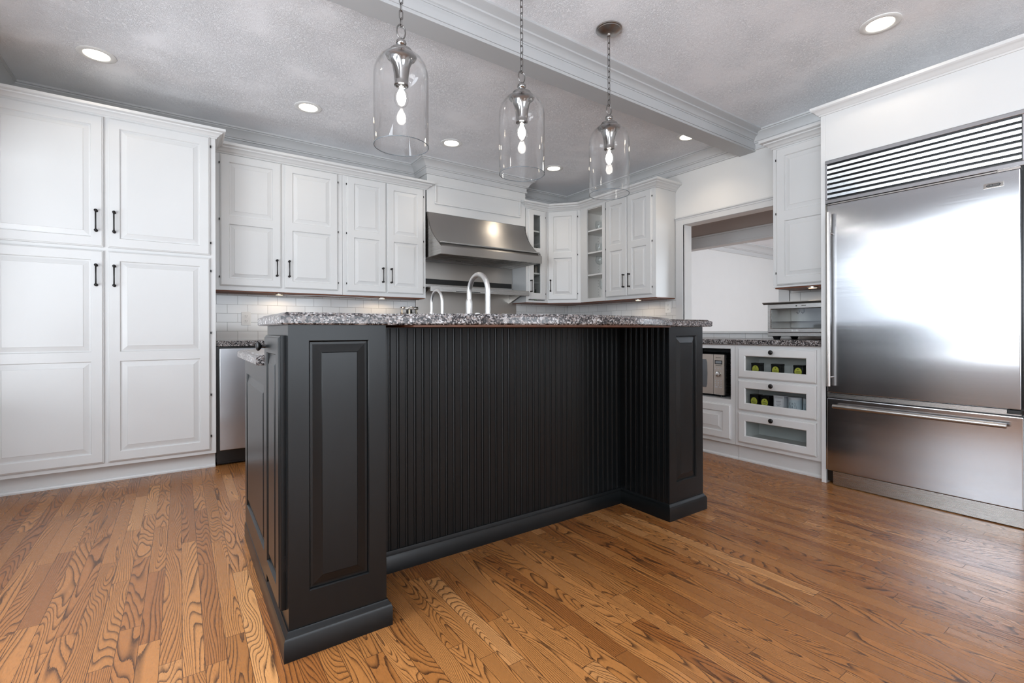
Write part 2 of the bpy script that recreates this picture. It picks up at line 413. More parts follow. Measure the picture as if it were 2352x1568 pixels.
def steel_mat(name, rgb=(176, 176, 177), rough=0.24, brush=(1, 300, 300), wave=0.0, wscale=(0.6, 1.2, 5.0), aniso=0.0, bstr=0.05, rot=0.0, tang=(0, 1, 0)):
    m, n, l, b = new_mat(name)
    b.inputs['Metallic'].default_value = 1.0; b.inputs['Roughness'].default_value = rough
    b.inputs['Base Color'].default_value = (*lin(rgb), 1)
    g = n.new('ShaderNodeNewGeometry')
    mp = n.new('ShaderNodeMapping'); mp.inputs['Scale'].default_value = brush; l.new(g.outputs['Position'], mp.inputs[0])
    t = n.new('ShaderNodeTexNoise'); t.inputs['Scale'].default_value = 1.0; t.inputs['Detail'].default_value = 3; l.new(mp.outputs[0], t.inputs['Vector'])
    l.new(mnode(n, l, 'MULTIPLY_ADD', t.outputs['Fac'], 0.10, rough - 0.05), b.inputs['Roughness'])
    bp = n.new('ShaderNodeBump'); bp.inputs['Strength'].default_value = bstr; bp.inputs['Distance'].default_value = 0.0006
    l.new(t.outputs['Fac'], bp.inputs['Height'])
    last = bp
    if wave > 0:
        mp2 = n.new('ShaderNodeMapping'); mp2.inputs['Scale'].default_value = wscale; l.new(g.outputs['Position'], mp2.inputs[0])
        t2 = n.new('ShaderNodeTexNoise'); t2.inputs['Scale'].default_value = 1.0; t2.inputs['Detail'].default_value = 1.0; l.new(mp2.outputs[0], t2.inputs['Vector'])
        b2 = n.new('ShaderNodeBump'); b2.inputs['Strength'].default_value = 1.0; b2.inputs['Distance'].default_value = wave
        l.new(t2.outputs['Fac'], b2.inputs['Height']); l.new(b2.outputs[0], bp.inputs['Normal'])
    l.new(last.outputs[0], b.inputs['Normal'])
    if aniso:
        b.inputs['Anisotropic'].default_value = aniso; b.inputs['Anisotropic Rotation'].default_value = rot
        tg = n.new('ShaderNodeCombineXYZ')
        for i, v in enumerate(tang): tg.inputs[i].default_value = v
        l.new(tg.outputs[0], b.inputs['Tangent'])
    return m
M['steel_fridge'] = steel_mat('brushed_steel_fridge', (186, 187, 190), 0.17, (2, 2, 500), wave=0.003, wscale=(0.4, 0.5, 3.0), bstr=0.01, aniso=0.75)
M['steel'] = steel_mat('brushed_steel', (186, 184, 181), 0.27, (2, 2, 500), bstr=0.012)
M['steel_splash'] = steel_mat('brushed_steel_sheet', (186, 181, 175), 0.3, (90, 90, 1.5), bstr=0.02)
M['steel_hood'] = steel_mat('brushed_steel_hood', (186, 183, 179), 0.36, (2, 300, 300), bstr=0.004, aniso=0.85, tang=(0, 0, 1))
M['steel_bright'] = steel_mat('brushed_steel_louver', (206, 207, 208), 0.2, (2, 2, 500), bstr=0.01)
M['steel_ice'] = steel_mat('brushed_steel_undercounter', (192, 194, 198), 0.32, (2, 2, 400), wave=0.006, wscale=(1, 1, 4), bstr=0.03)
M['steel_warm'] = P('brushed_steel_microwave', (196, 187, 178), 0.42, metal=0.7, noise=0.03, nscale=6)

# ------------------------------------------------------------------ room shell
XL, XW, YW, YF, ZC = -1.02, 4.19, 4.73, -6.0, 2.745
struct('floor', MB().box(-1.3, -6.2, -0.12, 11.2, 5.4, 0.0), M['floor'])
struct('ceiling', MB().box(-1.3, -6.2, ZC, 11.2, 5.4, ZC + 0.12), M['ceil'])
struct('wall_back', MB().box(-1.2, YW, 0, 4.31, YW + 0.15, ZC), M['wall'])
# right wall with the pass-through
OY0, OY1, OZ0, OZ1 = 2.02, 2.955, 0.972, 2.07
w = MB()
w.box(XW, -6.1, 0, XW + 0.12, OY0, ZC); w.box(XW, OY1, 0, XW + 0.12, YW, ZC)
w.box(XW, OY0, 0, XW + 0.12, OY1, OZ0); w.box(XW, OY0, OZ1, XW + 0.12, OY1, ZC)
struct('wall_right', w, M['wall'])
# left wall with a wide window and a transom strip over it, plus the added rear opening
w = MB(); a, b_ = 0.75, 3.85
w.box(XL - 0.15, 0.70, 0, XL, a, ZC); w.box(XL - 0.15, -6.1, 0, XL, -3.50, ZC); w.box(XL - 0.15, -3.50, 0, XL, 0.70, 1.1); w.box(XL - 0.15, -3.50, 2.4, XL, 0.70, ZC); w.box(XL - 0.15, b_, 0, XL, YW, ZC)
w.box(XL - 0.15, a, 0, XL, b_, 0.55); w.box(XL - 0.15, a, 2.08, XL, b_, 2.31); w.box(XL - 0.15, a, 2.43, XL, b_, ZC)
struct('wall_left', w, M['wall'])
w = MB()
w.box(-1.2, YF - 0.15, 0, -0.4, YF, ZC); w.box(3.6, YF - 0.15, 0, 4.31, YF, ZC); w.box(-0.4, YF - 0.15, 0, 3.6, YF, 0.4); w.box(-0.4, YF - 0.15, 2.45, 3.6, YF, ZC)
struct('wall_front', w, M['wall'])
def window_frame(name, horiz, x, a, b, z0, z1, n):
    w = MB()
    def bx(p0, p1, q0, q1):
        if horiz == 'y': w.box(x - 0.05, p0, q0, x + 0.01, p1, q1)
        else: w.box(p0, x - 0.05, q0, p1, x + 0.01, q1)
    bx(a, b, z0, z0 + 0.05); bx(a, b, z1 - 0.05, z1)
    for i in range(n + 1):
        p = a + (b - a - 0.05) * i / n; bx(p, p + 0.05, z0 + 0.05, z1 - 0.05)
    return struct(name, w, M['trim'])
window_frame('window_1', 'y', XL - 0.05, 0.75, 3.85, 0.55, 2.08, 3)
window_frame('window_2', 'y', XL - 0.05, 0.75, 3.85, 2.31, 2.43, 3)
window_frame('window_4_added', 'y', XL - 0.05, -3.50, 0.70, 1.1, 2.4, 4)  # unseen window added for the left rear fills; sill cuts shallow rays
window_frame('window_3', 'x', YF - 0.05, -0.4, 3.6, 0.4, 2.45, 4)
# room beyond the pass-through
struct('wall_beyond', MB().box(4.31, 5.2, 0, 11.2, 5.32, ZC), M['wall'])
w = MB(); w.box(5.4, 0.3, 2.07, 5.52, 5.2, ZC); w.box(5.4, -0.2, 0, 5.52, 0.3, ZC)
struct('wall_hall', w, P('hall_shade_paint', (172, 158, 150), 0.7, noise=0.01, nscale=4))  # brown tone puts the unlit hall's shade into the wall colour
struct('wall_beyond_end', MB().box(11.0, 0.0, 0, 11.1, 5.2, ZC), M['wall'])
struct('wall_beyond_near', MB().box(4.31, -0.32, 0, 6.0, -0.2, ZC).box(6.0, -0.1, 0, 11.0, 0.0, 0.5).box(6.0, -0.1, 2.45, 11.0, 0.0, ZC).box(10.3, -0.1, 0.5, 11.0, 0.0, 2.45), M['wall'])
struct('wall_passage', MB().box(4.31, 4.73, 0, 4.43, 5.2, ZC), M['wall'])
CROWN = [(0, 2.597), (0.014, 2.597), (0.017, 2.603), (0.017, 2.608), (0.011, 2.613), (0.011, 2.652), (0.02, 2.655), (0.022, 2.664), (0.03, 2.667), (0.036, 2.682), (0.05, 2.703), (0.068, 2.717), (0.08, 2.722), (0.08, 2.73), (0.092, 2.732), (0.092, ZC), (0, ZC)]
CROWN_SM = CROWN
MX0, MX1, MY = 2.047, 3.285, 4.44
struct('trim_1', MB().sweep([(XL, YF), (XL, YW), (MX0, YW), (MX0, MY), (MX1, MY), (MX1, YW), (XW, YW), (XW, YF)], CROWN), M['trim'], smooth=28)
struct('trim_2', MB().sweep([(5.52, 5.2), (11.0, 5.2), (11.0, 0)], [(o * 1.5, ZC - (ZC - z) * 1.5) for o, z in CROWN]), M['trim'], smooth=28)
# header casing of the second opening
struct('trim_3', MB().box(5.385, 0.3, 2.06, 5.40, 5.2, 2.17).box(5.378, 0.3, 2.17, 5.40, 5.2, 2.19).box(5.39, 0.3, 2.04, 5.53, 5.2, 2.07), M['trim'], bevel=0.003)
# beam
struct('trim_4', MB().box(XL, 2.225, 2.585, XW, 2.37, ZC), M['beam'], bevel=0.002)
BC = [(0, 2.668), (0.004, 2.668), (0.004, 2.676), (0.012, 2.68), (0.02, 2.692), (0.036, 2.704), (0.05, 2.708), (0.053, 2.716), (0.072, 2.725), (0.095, 2.731), (0.1, 2.734), (0.1, ZC), (0, ZC)]
struct('trim_5', MB().sweep([(XL, 2.225), (XW, 2.225)], BC).box(XL, 2.219, 2.602, XW, 2.225, 2.640).box(XL, 2.221, 2.640, XW, 2.225, 2.648), M['beam'], smooth=28)
struct('trim_6', MB().sweep([(XW, 2.37), (XL, 2.37)], BC), M['beam'], smooth=28)
# casing of the pass-through, jamb liner and its ledge
w = MB()
w.box(XW - 0.02, OY1, OZ0, XW, OY1 + 0.088, OZ1 + 0.085); w.box(XW - 0.02, OY0 - 0.085, OZ0, XW, OY0, OZ1 + 0.085)
w.box(XW - 0.02, OY0, OZ1, XW, OY1, OZ1 + 0.085); w.box(XW - 0.028, OY0 - 0.095, OZ1 + 0.07, XW, OY1 + 0.098, OZ1 + 0.085)
w.box(XW - 0.024, OY0 - 0.09, OZ1 + 0.052, XW, OY1 + 0.093, OZ1 + 0.06); w.box(XW - 0.024, OY1, OZ0, XW, OY1 + 0.01, OZ1)
struct('trim_7', w, M['trim'], bevel=0.003)
struct('trim_8', MB().box(XW - 0.03, OY0 - 0.09, OZ0, XW + 0.14, OY1 + 0.09, OZ0 + 0.022), M['trim'], bevel=0.004)

# ------------------------------------------------------------------ cabinet door kit
def door_mb(w, h, t, openings, lip=0.009, stile_x=None):
    """local x right, y out, z up. openings: (kind, x0, x1, z0, z1)"""
    mb = MB()
    xs = sorted(set([lip, w - lip] + [o[1] for o in openings] + [o[2] for o in openings]))
    zs = sorted(set([lip, h - lip] + [o[3] for o in openings] + [o[4] for o in openings]))
    def is_open(xa, xb, za, zb):
        for k, x0, x1, z0, z1 in openings:
            if xa >= x0 - 1e-6 and xb <= x1 + 1e-6 and za >= z0 - 1e-6 and zb <= z1 + 1e-6: return k
        return None
    def grid(y, flip, lo_x, hi_x, lo_z, hi_z, which):
        X = [lo_x] + xs[1:-1] + [hi_x]; Z = [lo_z] + zs[1:-1] + [hi_z]
        for i in range(len(X) - 1):
            for j in range(len(Z) - 1):
                k = is_open(xs[i], xs[i + 1], zs[j], zs[j + 1])
                if k and (which is None or k == which): continue
                mb.add([(X[i], y, Z[j]), (X[i + 1], y, Z[j]), (X[i + 1], y, Z[j + 1]), (X[i], y, Z[j + 1])], [(0, 1, 2, 3)])
    grid(t, False, lip, w - lip, lip, h - lip, None)
    grid(0, True, 0, w, 0, h, 'glass')
    def rect(x0, x1, z0, z1, y): return [(x0, y, z0), (x1, y, z0), (x1, y, z1), (x0, y, z1)]
    def ring(a, b):
        mb.add(a + b, [(0, 1, 5, 4), (1, 2, 6, 5), (2, 3, 7, 6), (3, 0, 4, 7)])
    if lip > 0:
        r0 = rect(lip, w - lip, lip, h - lip, t); r1 = rect(lip * 0.6, w - lip * 0.6, lip * 0.6, h - lip * 0.6, t - 0.004)
        r2 = rect(0.0015, w - 0.0015, 0.0015, h - 0.0015, t - 0.0055); r3 = rect(0, w, 0, h, t - 0.008); r4 = rect(0, w, 0, h, 0)
        ring(r0, r1); ring(r1, r2); ring(r2, r3); ring(r3, r4)
    else:
        ring(rect(0, w, 0, h, t), rect(0, w, 0, h, 0))
    for k, x0, x1, z0, z1 in openings:
        R = lambda i, y: rect(x0 + i, x1 - i, z0 + i, z1 - i, y)
        if k == 'panel':
            d = min(0.040, (x1 - x0) * 0.24, (z1 - z0) * 0.24)
            seq = [R(0, t), R(0.003, t - 0.004), R(0.005, t - 0.010), R(d * 0.3, t - 0.0095), R(d - 0.002, t - 0.003), R(d, t - 0.001)]
            for a, b in zip(seq, seq[1:]): ring(a, b)
            mb.add(seq[-1], [(0, 1, 2, 3)])
        else:
            seq = [R(0, t), R(0.005, t - 0.006), R(0.005, 0.004), R(0, 0)]
            for a, b in zip(seq, seq[1:]): ring(a, b)
    return mb
def weld(o):
    bm = bmesh.new(); bm.from_mesh(o.data); bmesh.ops.remove_doubles(bm, verts=bm.verts, dist=1e-5)
    bmesh.ops.recalc_face_normals(bm, faces=bm.faces); bm.to_mesh(o.data); bm.free()
def frame(O, u):
    u = Vector((*u, 0)).normalized(); nrm = u.cross(Vector((0, 0, 1))); O = Vector(O)
    return lambda x, y, z: O + u * x + nrm * y + Vector((0, 0, z))
LEFTRUN = (1, 0); RIGHTRUN = (0, -1)
def pull(T, x, z0, z1, mat, parent, stand=0.028):
    mb = MB(); r = 0.0045
    pts = [(x, 0, z0 + 0.006), (x, stand * 0.6, z0 + 0.006), (x, stand, z0 + 0.016), (x, stand, (z0 + z1) / 2), (x, stand, z1 - 0.016), (x, stand * 0.6, z1 - 0.006), (x, 0, z1 - 0.006)]
    mb.tube(pts, [0.006, 0.0052, r, r * 0.9, r, 0.0052, 0.006], n=10)
    for z in (z0 + 0.006, z1 - 0.006):
        mb.lathe([(0.0095, 0), (0.0095, 0.003), (0.007, 0.006), (0.004, 0.008)], (x, 0, z), n=14, axis='y')
        mb.lathe([(0.004, stand - 0.010), (0.0085, stand - 0.006), (0.0095, stand - 0.001), (0.0075, stand + 0.004), (0.003, stand + 0.006)], (x, 0, z), n=14, axis='y')
    mb.map(T)
    return mb.build('handle', mat, parent, smooth=50)
def knob(T, x, z, mat, parent):
    mb = MB().lathe([(0.007, 0), (0.006, 0.004), (0.0055, 0.012), (0.012, 0.017), (0.016, 0.021), (0.0165, 0.025), (0.013, 0.029), (0.006, 0.031)], (x, 0, z), n=20, axis='y').map(T)
    return mb.build('knob', mat, parent, smooth=40)
def add_door(parent, O, u, w, h, openings, t=0.02, handle=None, hinges=None, name='door', mat=None, mat_handle=None, knob_at=None, pane=None, lip=0.009):
    mat = mat or M['cab']; mat_handle = mat_handle or M['bronze']
    T = frame(O, u)
    d = door_mb(w, h, t, openings, lip).map(T).build(name, mat, parent)
    weld(d)
    Tf = lambda x, y, z: T(x, y + t - 0.001, z)
    if handle: pull(Tf, handle[0], handle[1], handle[2], mat_handle, d)
    if knob_at: knob(Tf, knob_at[0], knob_at[1], mat_handle, d)
    if hinges:
        side, zs = hinges
        for z in zs:
            x = -0.004 if side == 'l' else w + 0.004
            MB().cyl((x, t * 0.55, z - 0.008), (x, t * 0.55, z + 0.008), 0.0042, n=10).map(T).build('hinge', M['bronze'], d, smooth=40)
    for k, x0, x1, z0, z1 in openings:
        if k == 'glass':
            MB().box(x0 + 0.0055, 0.006, z0 + 0.0055, x1 - 0.0055, 0.009, z1 - 0.0055).map(T).build('glass_pane', M['pane'], d)
    return d
def two_panel(w, h, s, zsplit, rail=0.062, mid=0.068):
    return [('panel', s, w - s, rail, zsplit - mid / 2), ('panel', s, w - s, zsplit + mid / 2, h - rail)]
CABCROWN = [(0, 2.428), (0.008, 2.428), (0.012, 2.436), (0.016, 2.44), (0.022, 2.443), (0.03, 2.455), (0.042, 2.464), (0.05, 2.467), (0.053, 2.476), (0.07, 2.480), (0.075, 2.484), (0.075, 2.503), (0, 2.503)]

# ------------------------------------------------------------------ pantry
t = thing('pantry_cabinet', (-0.40, 4.41, 0), 'tall white pantry cabinet with four raised panel doors at left, reaching the floor', 'cabinet')
PY_ = 4.10
MB().box(XL + 0.002, PY_, 0.113, 0.208, YW - 0.002, 2.43).build('body', M['cab'], t, bevel=0.002)
MB().box(XL + 0.002, 4.165, 0.0, 0.206, YW - 0.002, 0.113).sweep([(XL + 0.002, 4.165), (0.206, 4.165)], [(0, 0.0), (0.012, 0.0), (0.012, 0.010), (0.008, 0.018), (0.003, 0.021), (0, 0.021)]).build('toe_kick', M['cab'], t)
PC = [(o * 0.82, 2.413 + (z - 2.428) * 0.85) for o, z in CABCROWN]
MB().sweep([(XL + 0.002, PY_), (0.208, PY_), (0.208, 4.362)], PC).build('crown', M['cab'], t, smooth=28)
for x0, x1, hs in ((-0.985, -0.417, 'l'), (-0.396, 0.173, 'r')):
    wd = x1 - x0; s = 0.061
    hx = wd - 0.036 if hs == 'l' else 0.034
    add_door(t, (x0, PY_, 1.557), LEFTRUN, wd, 2.413 - 1.557, [('panel', s, wd - s, 0.062, 2.413 - 1.557 - 0.062)], handle=(hx, 0.098, 0.238), hinges=(hs, (0.09, 0.79)))
    add_door(t, (x0, PY_, 0.143), LEFTRUN, wd, 1.534 - 0.143, [('panel', s, wd - s, 0.064, 0.666), ('panel', s, wd - s, 0.726, 1.391 - 0.062)], handle=(hx, 1.158, 1.298), hinges=(hs, (0.10, 0.40, 0.85, 1.30)))

# ------------------------------------------------------------------ left wall cabinets
UY = 4.44
def wall_cab_left(x0, x1, doors, label, grp):
    t = thing('upper_cabinet', ((x0 + x1) / 2, 4.59, 1.33), label, 'cabinet')
    MB().box(x0, UY, 1.335, x1, YW - 0.002, 2.43).build('body', M['cab'], t, bevel=0.0015)
    MB().box(x0 + 0.002, UY + 0.02, 1.328, x1 - 0.002, YW - 0.01, 1.335).build('bottom_panel', M['wood_under'], t)
    for a, b, hs in doors:
        wd = b - a; h = 2.423 - 1.37
        hx = wd - 0.034 if hs == 'l' else 0.036
        add_door(t, (a, UY, 1.37), LEFTRUN, wd, h, two_panel(wd, h, 0.063, 0.53, 0.06, 0.066), handle=(hx, 0.095, 0.235), hinges=(hs, (0.07, 0.53, 0.98)))
    return t
wall_cab_left(0.21, 1.2065, ((0.254, 0.697, 'l'), (0.722, 1.164, 'r')), 'white wall cabinet of two wide doors, right beside the tall pantry', None)
wall_cab_left(1.2085, 2.028, ((1.246, 1.612, 'l'), (1.625, 1.999, 'r')), 'white wall cabinet of two narrower doors, left of the range hood', None)
tag(MB().sweep([(0.21, UY), (2.028, UY), (2.028, UY + 0.0004)], [(o + 0.0006, z) for o, z in CABCROWN]).build('crown_molding', M['cab'], None, smooth=28), 'white crown molding on top of the wall cabinets left of the hood', 'molding')

# ------------------------------------------------------------------ hood mantel and stainless hood
t = thing('hood_mantel', (2.66, 4.58, 2.2), 'white boxed mantel with a framed panel above the stainless range hood', 'mantel')
MB().box(MX0, MY, 2.213, MX1, YW - 0.002, ZC - 0.002).build('body', M['cab'], t, bevel=0.0015)
pm = MB(); a0, a1, c0, c1 = 2.128, 3.213, 2.302, 2.512
for (x0, z0, x1, z1) in ((a0, c0, a1, c0 + 0.022), (a0, c1 - 0.022, a1, c1), (a0, c0 + 0.022, a0 + 0.022, c1 - 0.022), (a1 - 0.022, c0 + 0.022, a1, c1 - 0.022)):
    pm.box(x0, MY - 0.014, z0, x1, MY + 0.001, z1)
pm.build('panel_molding', M['cab'], t, bevel=0.006)
t = thing('range_hood', (2.66, 4.42, 1.748), 'curved stainless steel range hood under the white mantel', 'range hood')
HX0, HX1 = 2.045, 3.28
curve = [(4.438, 2.211), (4.430, 2.17), (4.413, 2.12), (4.392, 2.07), (4.360, 2.022), (4.322, 1.978), (4.28, 1.938), (4.23, 1.897), (4.18, 1.86), (4.14, 1.832), (4.128, 1.824), (4.128, 1.822)]
outer = curve + [(4.128, 1.748), (4.148, 1.748), (4.148, 1.81), (4.20, 1.855), (4.25, 1.895), (4.34, 1.975), (4.40, 2.07), (4.45, 2.17), (4.45, 2.211)]
MB().prism(outer, lambda a, b, d: (d, a, b), HX0 + 0.002, HX1 - 0.002).build('canopy', M['steel_hood'], t, smooth=30)
side = [(4.438, 2.211)] + curve[1:] + [(4.128, 1.748), (4.72, 1.748), (4.72, 2.209)]
side[-1] = (4.72, 2.209)
for x0, x1 in ((HX0, HX0 + 0.012), (HX1 - 0.012, HX1)):
    MB().prism(side, lambda a, b, d: (d, a, b), x0, x1).build('side_panel', M['steel'], t)
MB().box(HX0 + 0.012, 4.705, 1.748, HX1 - 0.012, 4.722, 2.2).box(HX0 + 0.012, 4.15, 1.86, HX1 - 0.012, 4.705, 1.872).build('liner', M['steel'], t)
MB().box(HX0 - 0.001, 4.1262, 1.745, HX1 + 0.001, 4.1285, 1.822).build('front_band', M['steel_hood'], t, bevel=0.003)
for x in (2.4, 2.95):
    MB().lathe([(0.0, 1.858), (0.035, 1.858), (0.042, 1.8605)], (x, 4.33, 0), n=20).build('lamp', M['chrome'], t, smooth=40)
bd = MB().box(2.50, 4.7025, 1.772, 2.585, 4.7055, 1.796).build('badge', M['nickel'], t)
MB().box(2.508, 4.7015, 1.780, 2.577, 4.703, 1.788).build('lettering', M['ink'], bd)

# stainless splash and its warming shelf
t = thing('steel_backsplash', (2.7, 4.725, 0.94), 'stainless steel backsplash sheet on the wall behind the range', 'backsplash')
MB().box(2.04, 4.7145, 0.936, 3.288, 4.7285, 1.746).box(3.288, 4.7145, 0.936, 3.345, 4.7285, 1.326).build('sheet', M['steel_splash'], t)
MB().box(2.046, 4.700, 1.512, 3.27, 4.714, 1.565).build('vent_strip', M['blackmetal'], t, bevel=0.002)
t = thing('warming_shelf', (2.66, 4.55, 1.40), 'stainless steel shelf fixed under the range hood', 'shelf')
MB().box(2.045, 4.36, 1.44, 3.275, 4.7135, 1.452).box(2.045, 4.355, 1.400, 3.275, 4.37, 1.458).build('shelf_board', M['steel'], t, bevel=0.003)
MB().box(2.046, 4.68, 1.452, 3.27, 4.7135, 1.508).build('back_rail', M['steel'], t, bevel=0.004)
for x in (2.06, 3.24):
    MB().prism([(4.7135, 1.44), (4.7135, 1.33), (4.42, 1.44)], lambda a, b, d: (d, a, b), x, x + 0.012).build('bracket', M['steel'], t)
MB().box(2.33, 4.353, 1.408, 2.62, 4.3555, 1.414).build('slot_row', M['blackmetal'], t)

# ------------------------------------------------------------------ right-hand wall cabinets
RX = 3.875
GX0, P1, P2, RE = 3.292, (3.612, 4.44), (3.875, 4.135), 3.057
# narrow glass-door cabinet
t = thing('upper_cabinet', (3.45, 4.59, 1.33), 'narrow white wall cabinet with a glass door of two panes, right of the range hood', 'cabinet')
x0, x1 = GX0, 3.606
MB().box(x0, UY, 1.335, x0 + 0.018, YW - 0.002, 2.43).box(x1 - 0.018, UY, 1.335, x1, YW - 0.002, 2.43).box(x0 + 0.018, YW - 0.012, 1.335, x1 - 0.018, YW - 0.002, 2.43) \
    .box(x0 + 0.018, UY, 1.335, x1 - 0.018, YW - 0.012, 1.36).box(x0 + 0.018, UY, 2.41, x1 - 0.018, YW - 0.012, 2.43) \
    .box(x0 + 0.018, UY, 1.36, x0 + 0.035, UY + 0.02, 2.41).box(x1 - 0.035, UY, 1.36, x1 - 0.018, UY + 0.02, 2.41).build('body', M['cab'], t)
GSH = (1.682, 1.935, 2.182)
for z in GSH:
    MB().box(x0 + 0.0185, UY + 0.025, z - 0.009, x1 - 0.0185, YW - 0.013, z + 0.009).build('shelf', M['cab'], t)
MB().box(x0 + 0.002, UY + 0.02, 1.328, x1 - 0.002, YW - 0.01, 1.335).build('bottom_panel', M['wood_under'], t)
wd, h = 3.572 - 3.318, 1.053
add_door(t, (3.318, UY, 1.37), LEFTRUN, wd, h, [('glass', 0.073, wd - 0.073, 0.073, 0.545), ('glass', 0.073, wd - 0.073, 0.603, h - 0.055)], handle=(0.028, 0.085, 0.225), hinges=('r', (0.07, 0.98)))
# corner cabinet
t = thing('corner_cabinet', (3.87, 4.45, 1.33), 'white diagonal corner wall cabinet with one raised panel door', 'cabinet')
cpoly = [P1, P2, (XW - 0.002, 4.135), (XW - 0.002, YW - 0.002), (P1[0], YW - 0.002)]
MB().slab(cpoly, [(1.335, 0), (2.43, 0)]).build('body', M['cab'], t)
MB().slab(inset(cpoly, 0.012), [(1.327, 0), (1.335, 0)]).build('bottom_panel', M['wood_under'], t)
du = Vector((P2[0] - P1[0], P2[1] - P1[1])); L = du.length; du.normalize()
wd = L - 0.055; o = Vector(P1) + du * 0.012
add_door(t, (o.x, o.y, 1.37), (du.x, du.y), wd, 1.053, two_panel(wd, 1.053, 0.063, 0.53, 0.06, 0.066), handle=(0.030, 0.10, 0.24), hinges=('r', (0.07, 0.53, 0.98)))
# open shelf unit
t = thing('open_shelf_cabinet', (4.03, 3.93, 1.33), 'narrow white open shelf unit holding stemware, between corner and double door cabinets', 'cabinet')
ya, yb = 3.735, 4.133
oy0, oy1 = 3.777, 4.02
MB().box(RX, ya, 1.335, XW - 0.002, ya + 0.016, 2.43).box(RX, yb - 0.016, 1.335, XW - 0.002, yb, 2.43).box(XW - 0.012, ya + 0.016, 1.335, XW - 0.002, yb - 0.016, 2.43) \
    .box(RX, ya + 0.016, 1.335, XW - 0.012, yb - 0.016, 1.37).box(RX, ya + 0.016, 2.40, XW - 0.012, yb - 0.016, 2.43) \
    .build('body', M['inner'], t)
MB().box(RX - 0.016, ya, 1.335, RX, oy0, 2.4275).box(RX - 0.016, oy1, 1.335, RX, yb - 0.012, 2.4275).box(RX - 0.016, oy0, 1.335, RX, oy1, 1.375).box(RX - 0.016, oy0, 2.405, RX, oy1, 2.4275).build('face_frame', M['cab'], t)
OSH = (1.643, 1.898, 2.152)
for z in OSH:
    MB().box(RX + 0.004, ya + 0.0165, z - 0.009, XW - 0.0125, yb - 0.0165, z + 0.009).build('shelf', M['cab'], t, bevel=0.002)
for k in range(28):
    z = 1.40 + k * 0.034
    if min(abs(z - q) for q in OSH) < 0.02: continue
    for x in (RX + 0.03, XW - 0.05): MB().box(x - 0.0025, yb - 0.0175, z - 0.0025, x + 0.0025, yb - 0.0155, z + 0.0025).build('pin_hole', M['ink'], t)
MB().box(RX + 0.02, ya, 1.328, XW - 0.01, yb, 1.335).build('bottom_panel', M['wood_under'], t)
# double door unit
t = thing('upper_cabinet', (4.03, 3.4, 1.33), 'white wall cabinet with double doors on the right wall, beside the pass-through', 'cabinet')
MB().box(RX, RE, 1.335, XW - 0.002, ya - 0.002, 2.43).build('body', M['cab'], t, bevel=0.0015)
MB().box(RX + 0.02, RE + 0.002, 1.328, XW - 0.01, ya - 0.004, 1.335).build('bottom_panel', M['wood_under'], t)
for a, b, hs in ((3.722, 3.421, 'l'), (3.415, 3.100, 'r')):
    wd = a - b; hx = wd - 0.036 if hs == 'l' else 0.034
    add_door(t, (RX, a, 1.37), RIGHTRUN, wd, 1.053, two_panel(wd, 1.053, 0.063, 0.53, 0.06, 0.066), handle=(hx, 0.09, 0.23), hinges=(hs, (0.07, 0.53, 0.98)))
tag(MB().sweep([(GX0, 4.4405), (GX0, 4.44), (P1[0], 4.44), (RX, 4.135), (RX, RE), (XW - 0.002, RE)], [(o + 0.0006, z) for o, z in CABCROWN]).build('crown_molding', M['cab'], None, smooth=28), 'white crown molding stepping round the corner wall cabinets right of the hood', 'molding')
# tall upper by the refrigerator
t = thing('upper_cabinet', (4.03, 1.65, 1.33), 'white wall cabinet with one tall door above the toaster oven', 'cabinet')
TX = 3.85
MB().box(TX, 1.41, 1.335, XW - 0.03, 1.905, 2.43).build('body', M['cab'], t, bevel=0.0015)
MB().box(TX + 0.02, 1.412, 1.327, XW - 0.03, 1.90, 1.335).build('bottom_panel', M['wood_under'], t)
add_door(t, (TX, 1.874, 1.352), RIGHTRUN, 1.874 - 1.44, 1.064, two_panel(0.434, 1.064, 0.062, 0.535, 0.062, 0.075), hinges=('l', (0.095, 0.56, 0.98)))
MB().sweep([(XW - 0.1, 1.905), (TX, 1.905), (TX, 1.41)][::1], [(o * 1.0, z) for o, z in CABCROWN]).build('crown', M['cab'], t, smooth=28)

# ------------------------------------------------------------------ refrigerator and its surround
SX = 3.463
t = thing('refrigerator_surround', (3.8, 1.0, 0), 'white painted panels and soffit boxed round the big refrigerator', 'cabinet')
MB().box(SX, 1.379, 0, XW - 0.002, 1.406, 2.41).build('side_panel', M['cab'], t, bevel=0.002)
MB().box(SX, 0.43, 0, XW - 0.002, 0.47, 2.41).build('side_panel', M['cab'], t, bevel=0.002)
MB().box(SX, 0.47, 2.112, XW - 0.002, 1.379, 2.41).build('soffit', M['cab'], t, bevel=0.002)
MB().box(SX - 0.003, 0.47, 2.104, SX + 0.3, 1.377, 2.1118).build('soffit_strip', M['cab'], t)
SC = [(0, 2.405), (0.006, 2.405), (0.010, 2.413), (0.018, 2.418), (0.026, 2.431), (0.036, 2.437), (0.042, 2.44), (0.047, 2.446), (0.047, 2.462), (0, 2.462)]
MB().sweep([(3.77, 1.406), (SX, 1.406), (SX, 0.43)], SC).build('crown', M['cab'], t, smooth=28)
t = thing('refrigerator', (3.8, 0.93, 0), 'large built-in stainless steel refrigerator with louvered grille and bottom freezer drawer', 'refrigerator')
FY0, FY1 = 0.478, 1.376
MB().box(3.475, FY0 + 0.01, 0.02, 4.15, FY1 - 0.002, 2.098).build('body', M['blackmetal'], t)
gr = MB()
gr.box(3.452, FY0, 1.822, 3.475, FY1, 1.845); gr.box(3.452, FY0, 2.078, 3.475, FY1, 2.101)
gr.box(3.452, FY1 - 0.012, 1.845, 3.475, FY1, 2.078); gr.box(3.452, FY0, 1.845, 3.475, FY0 + 0.012, 2.078)
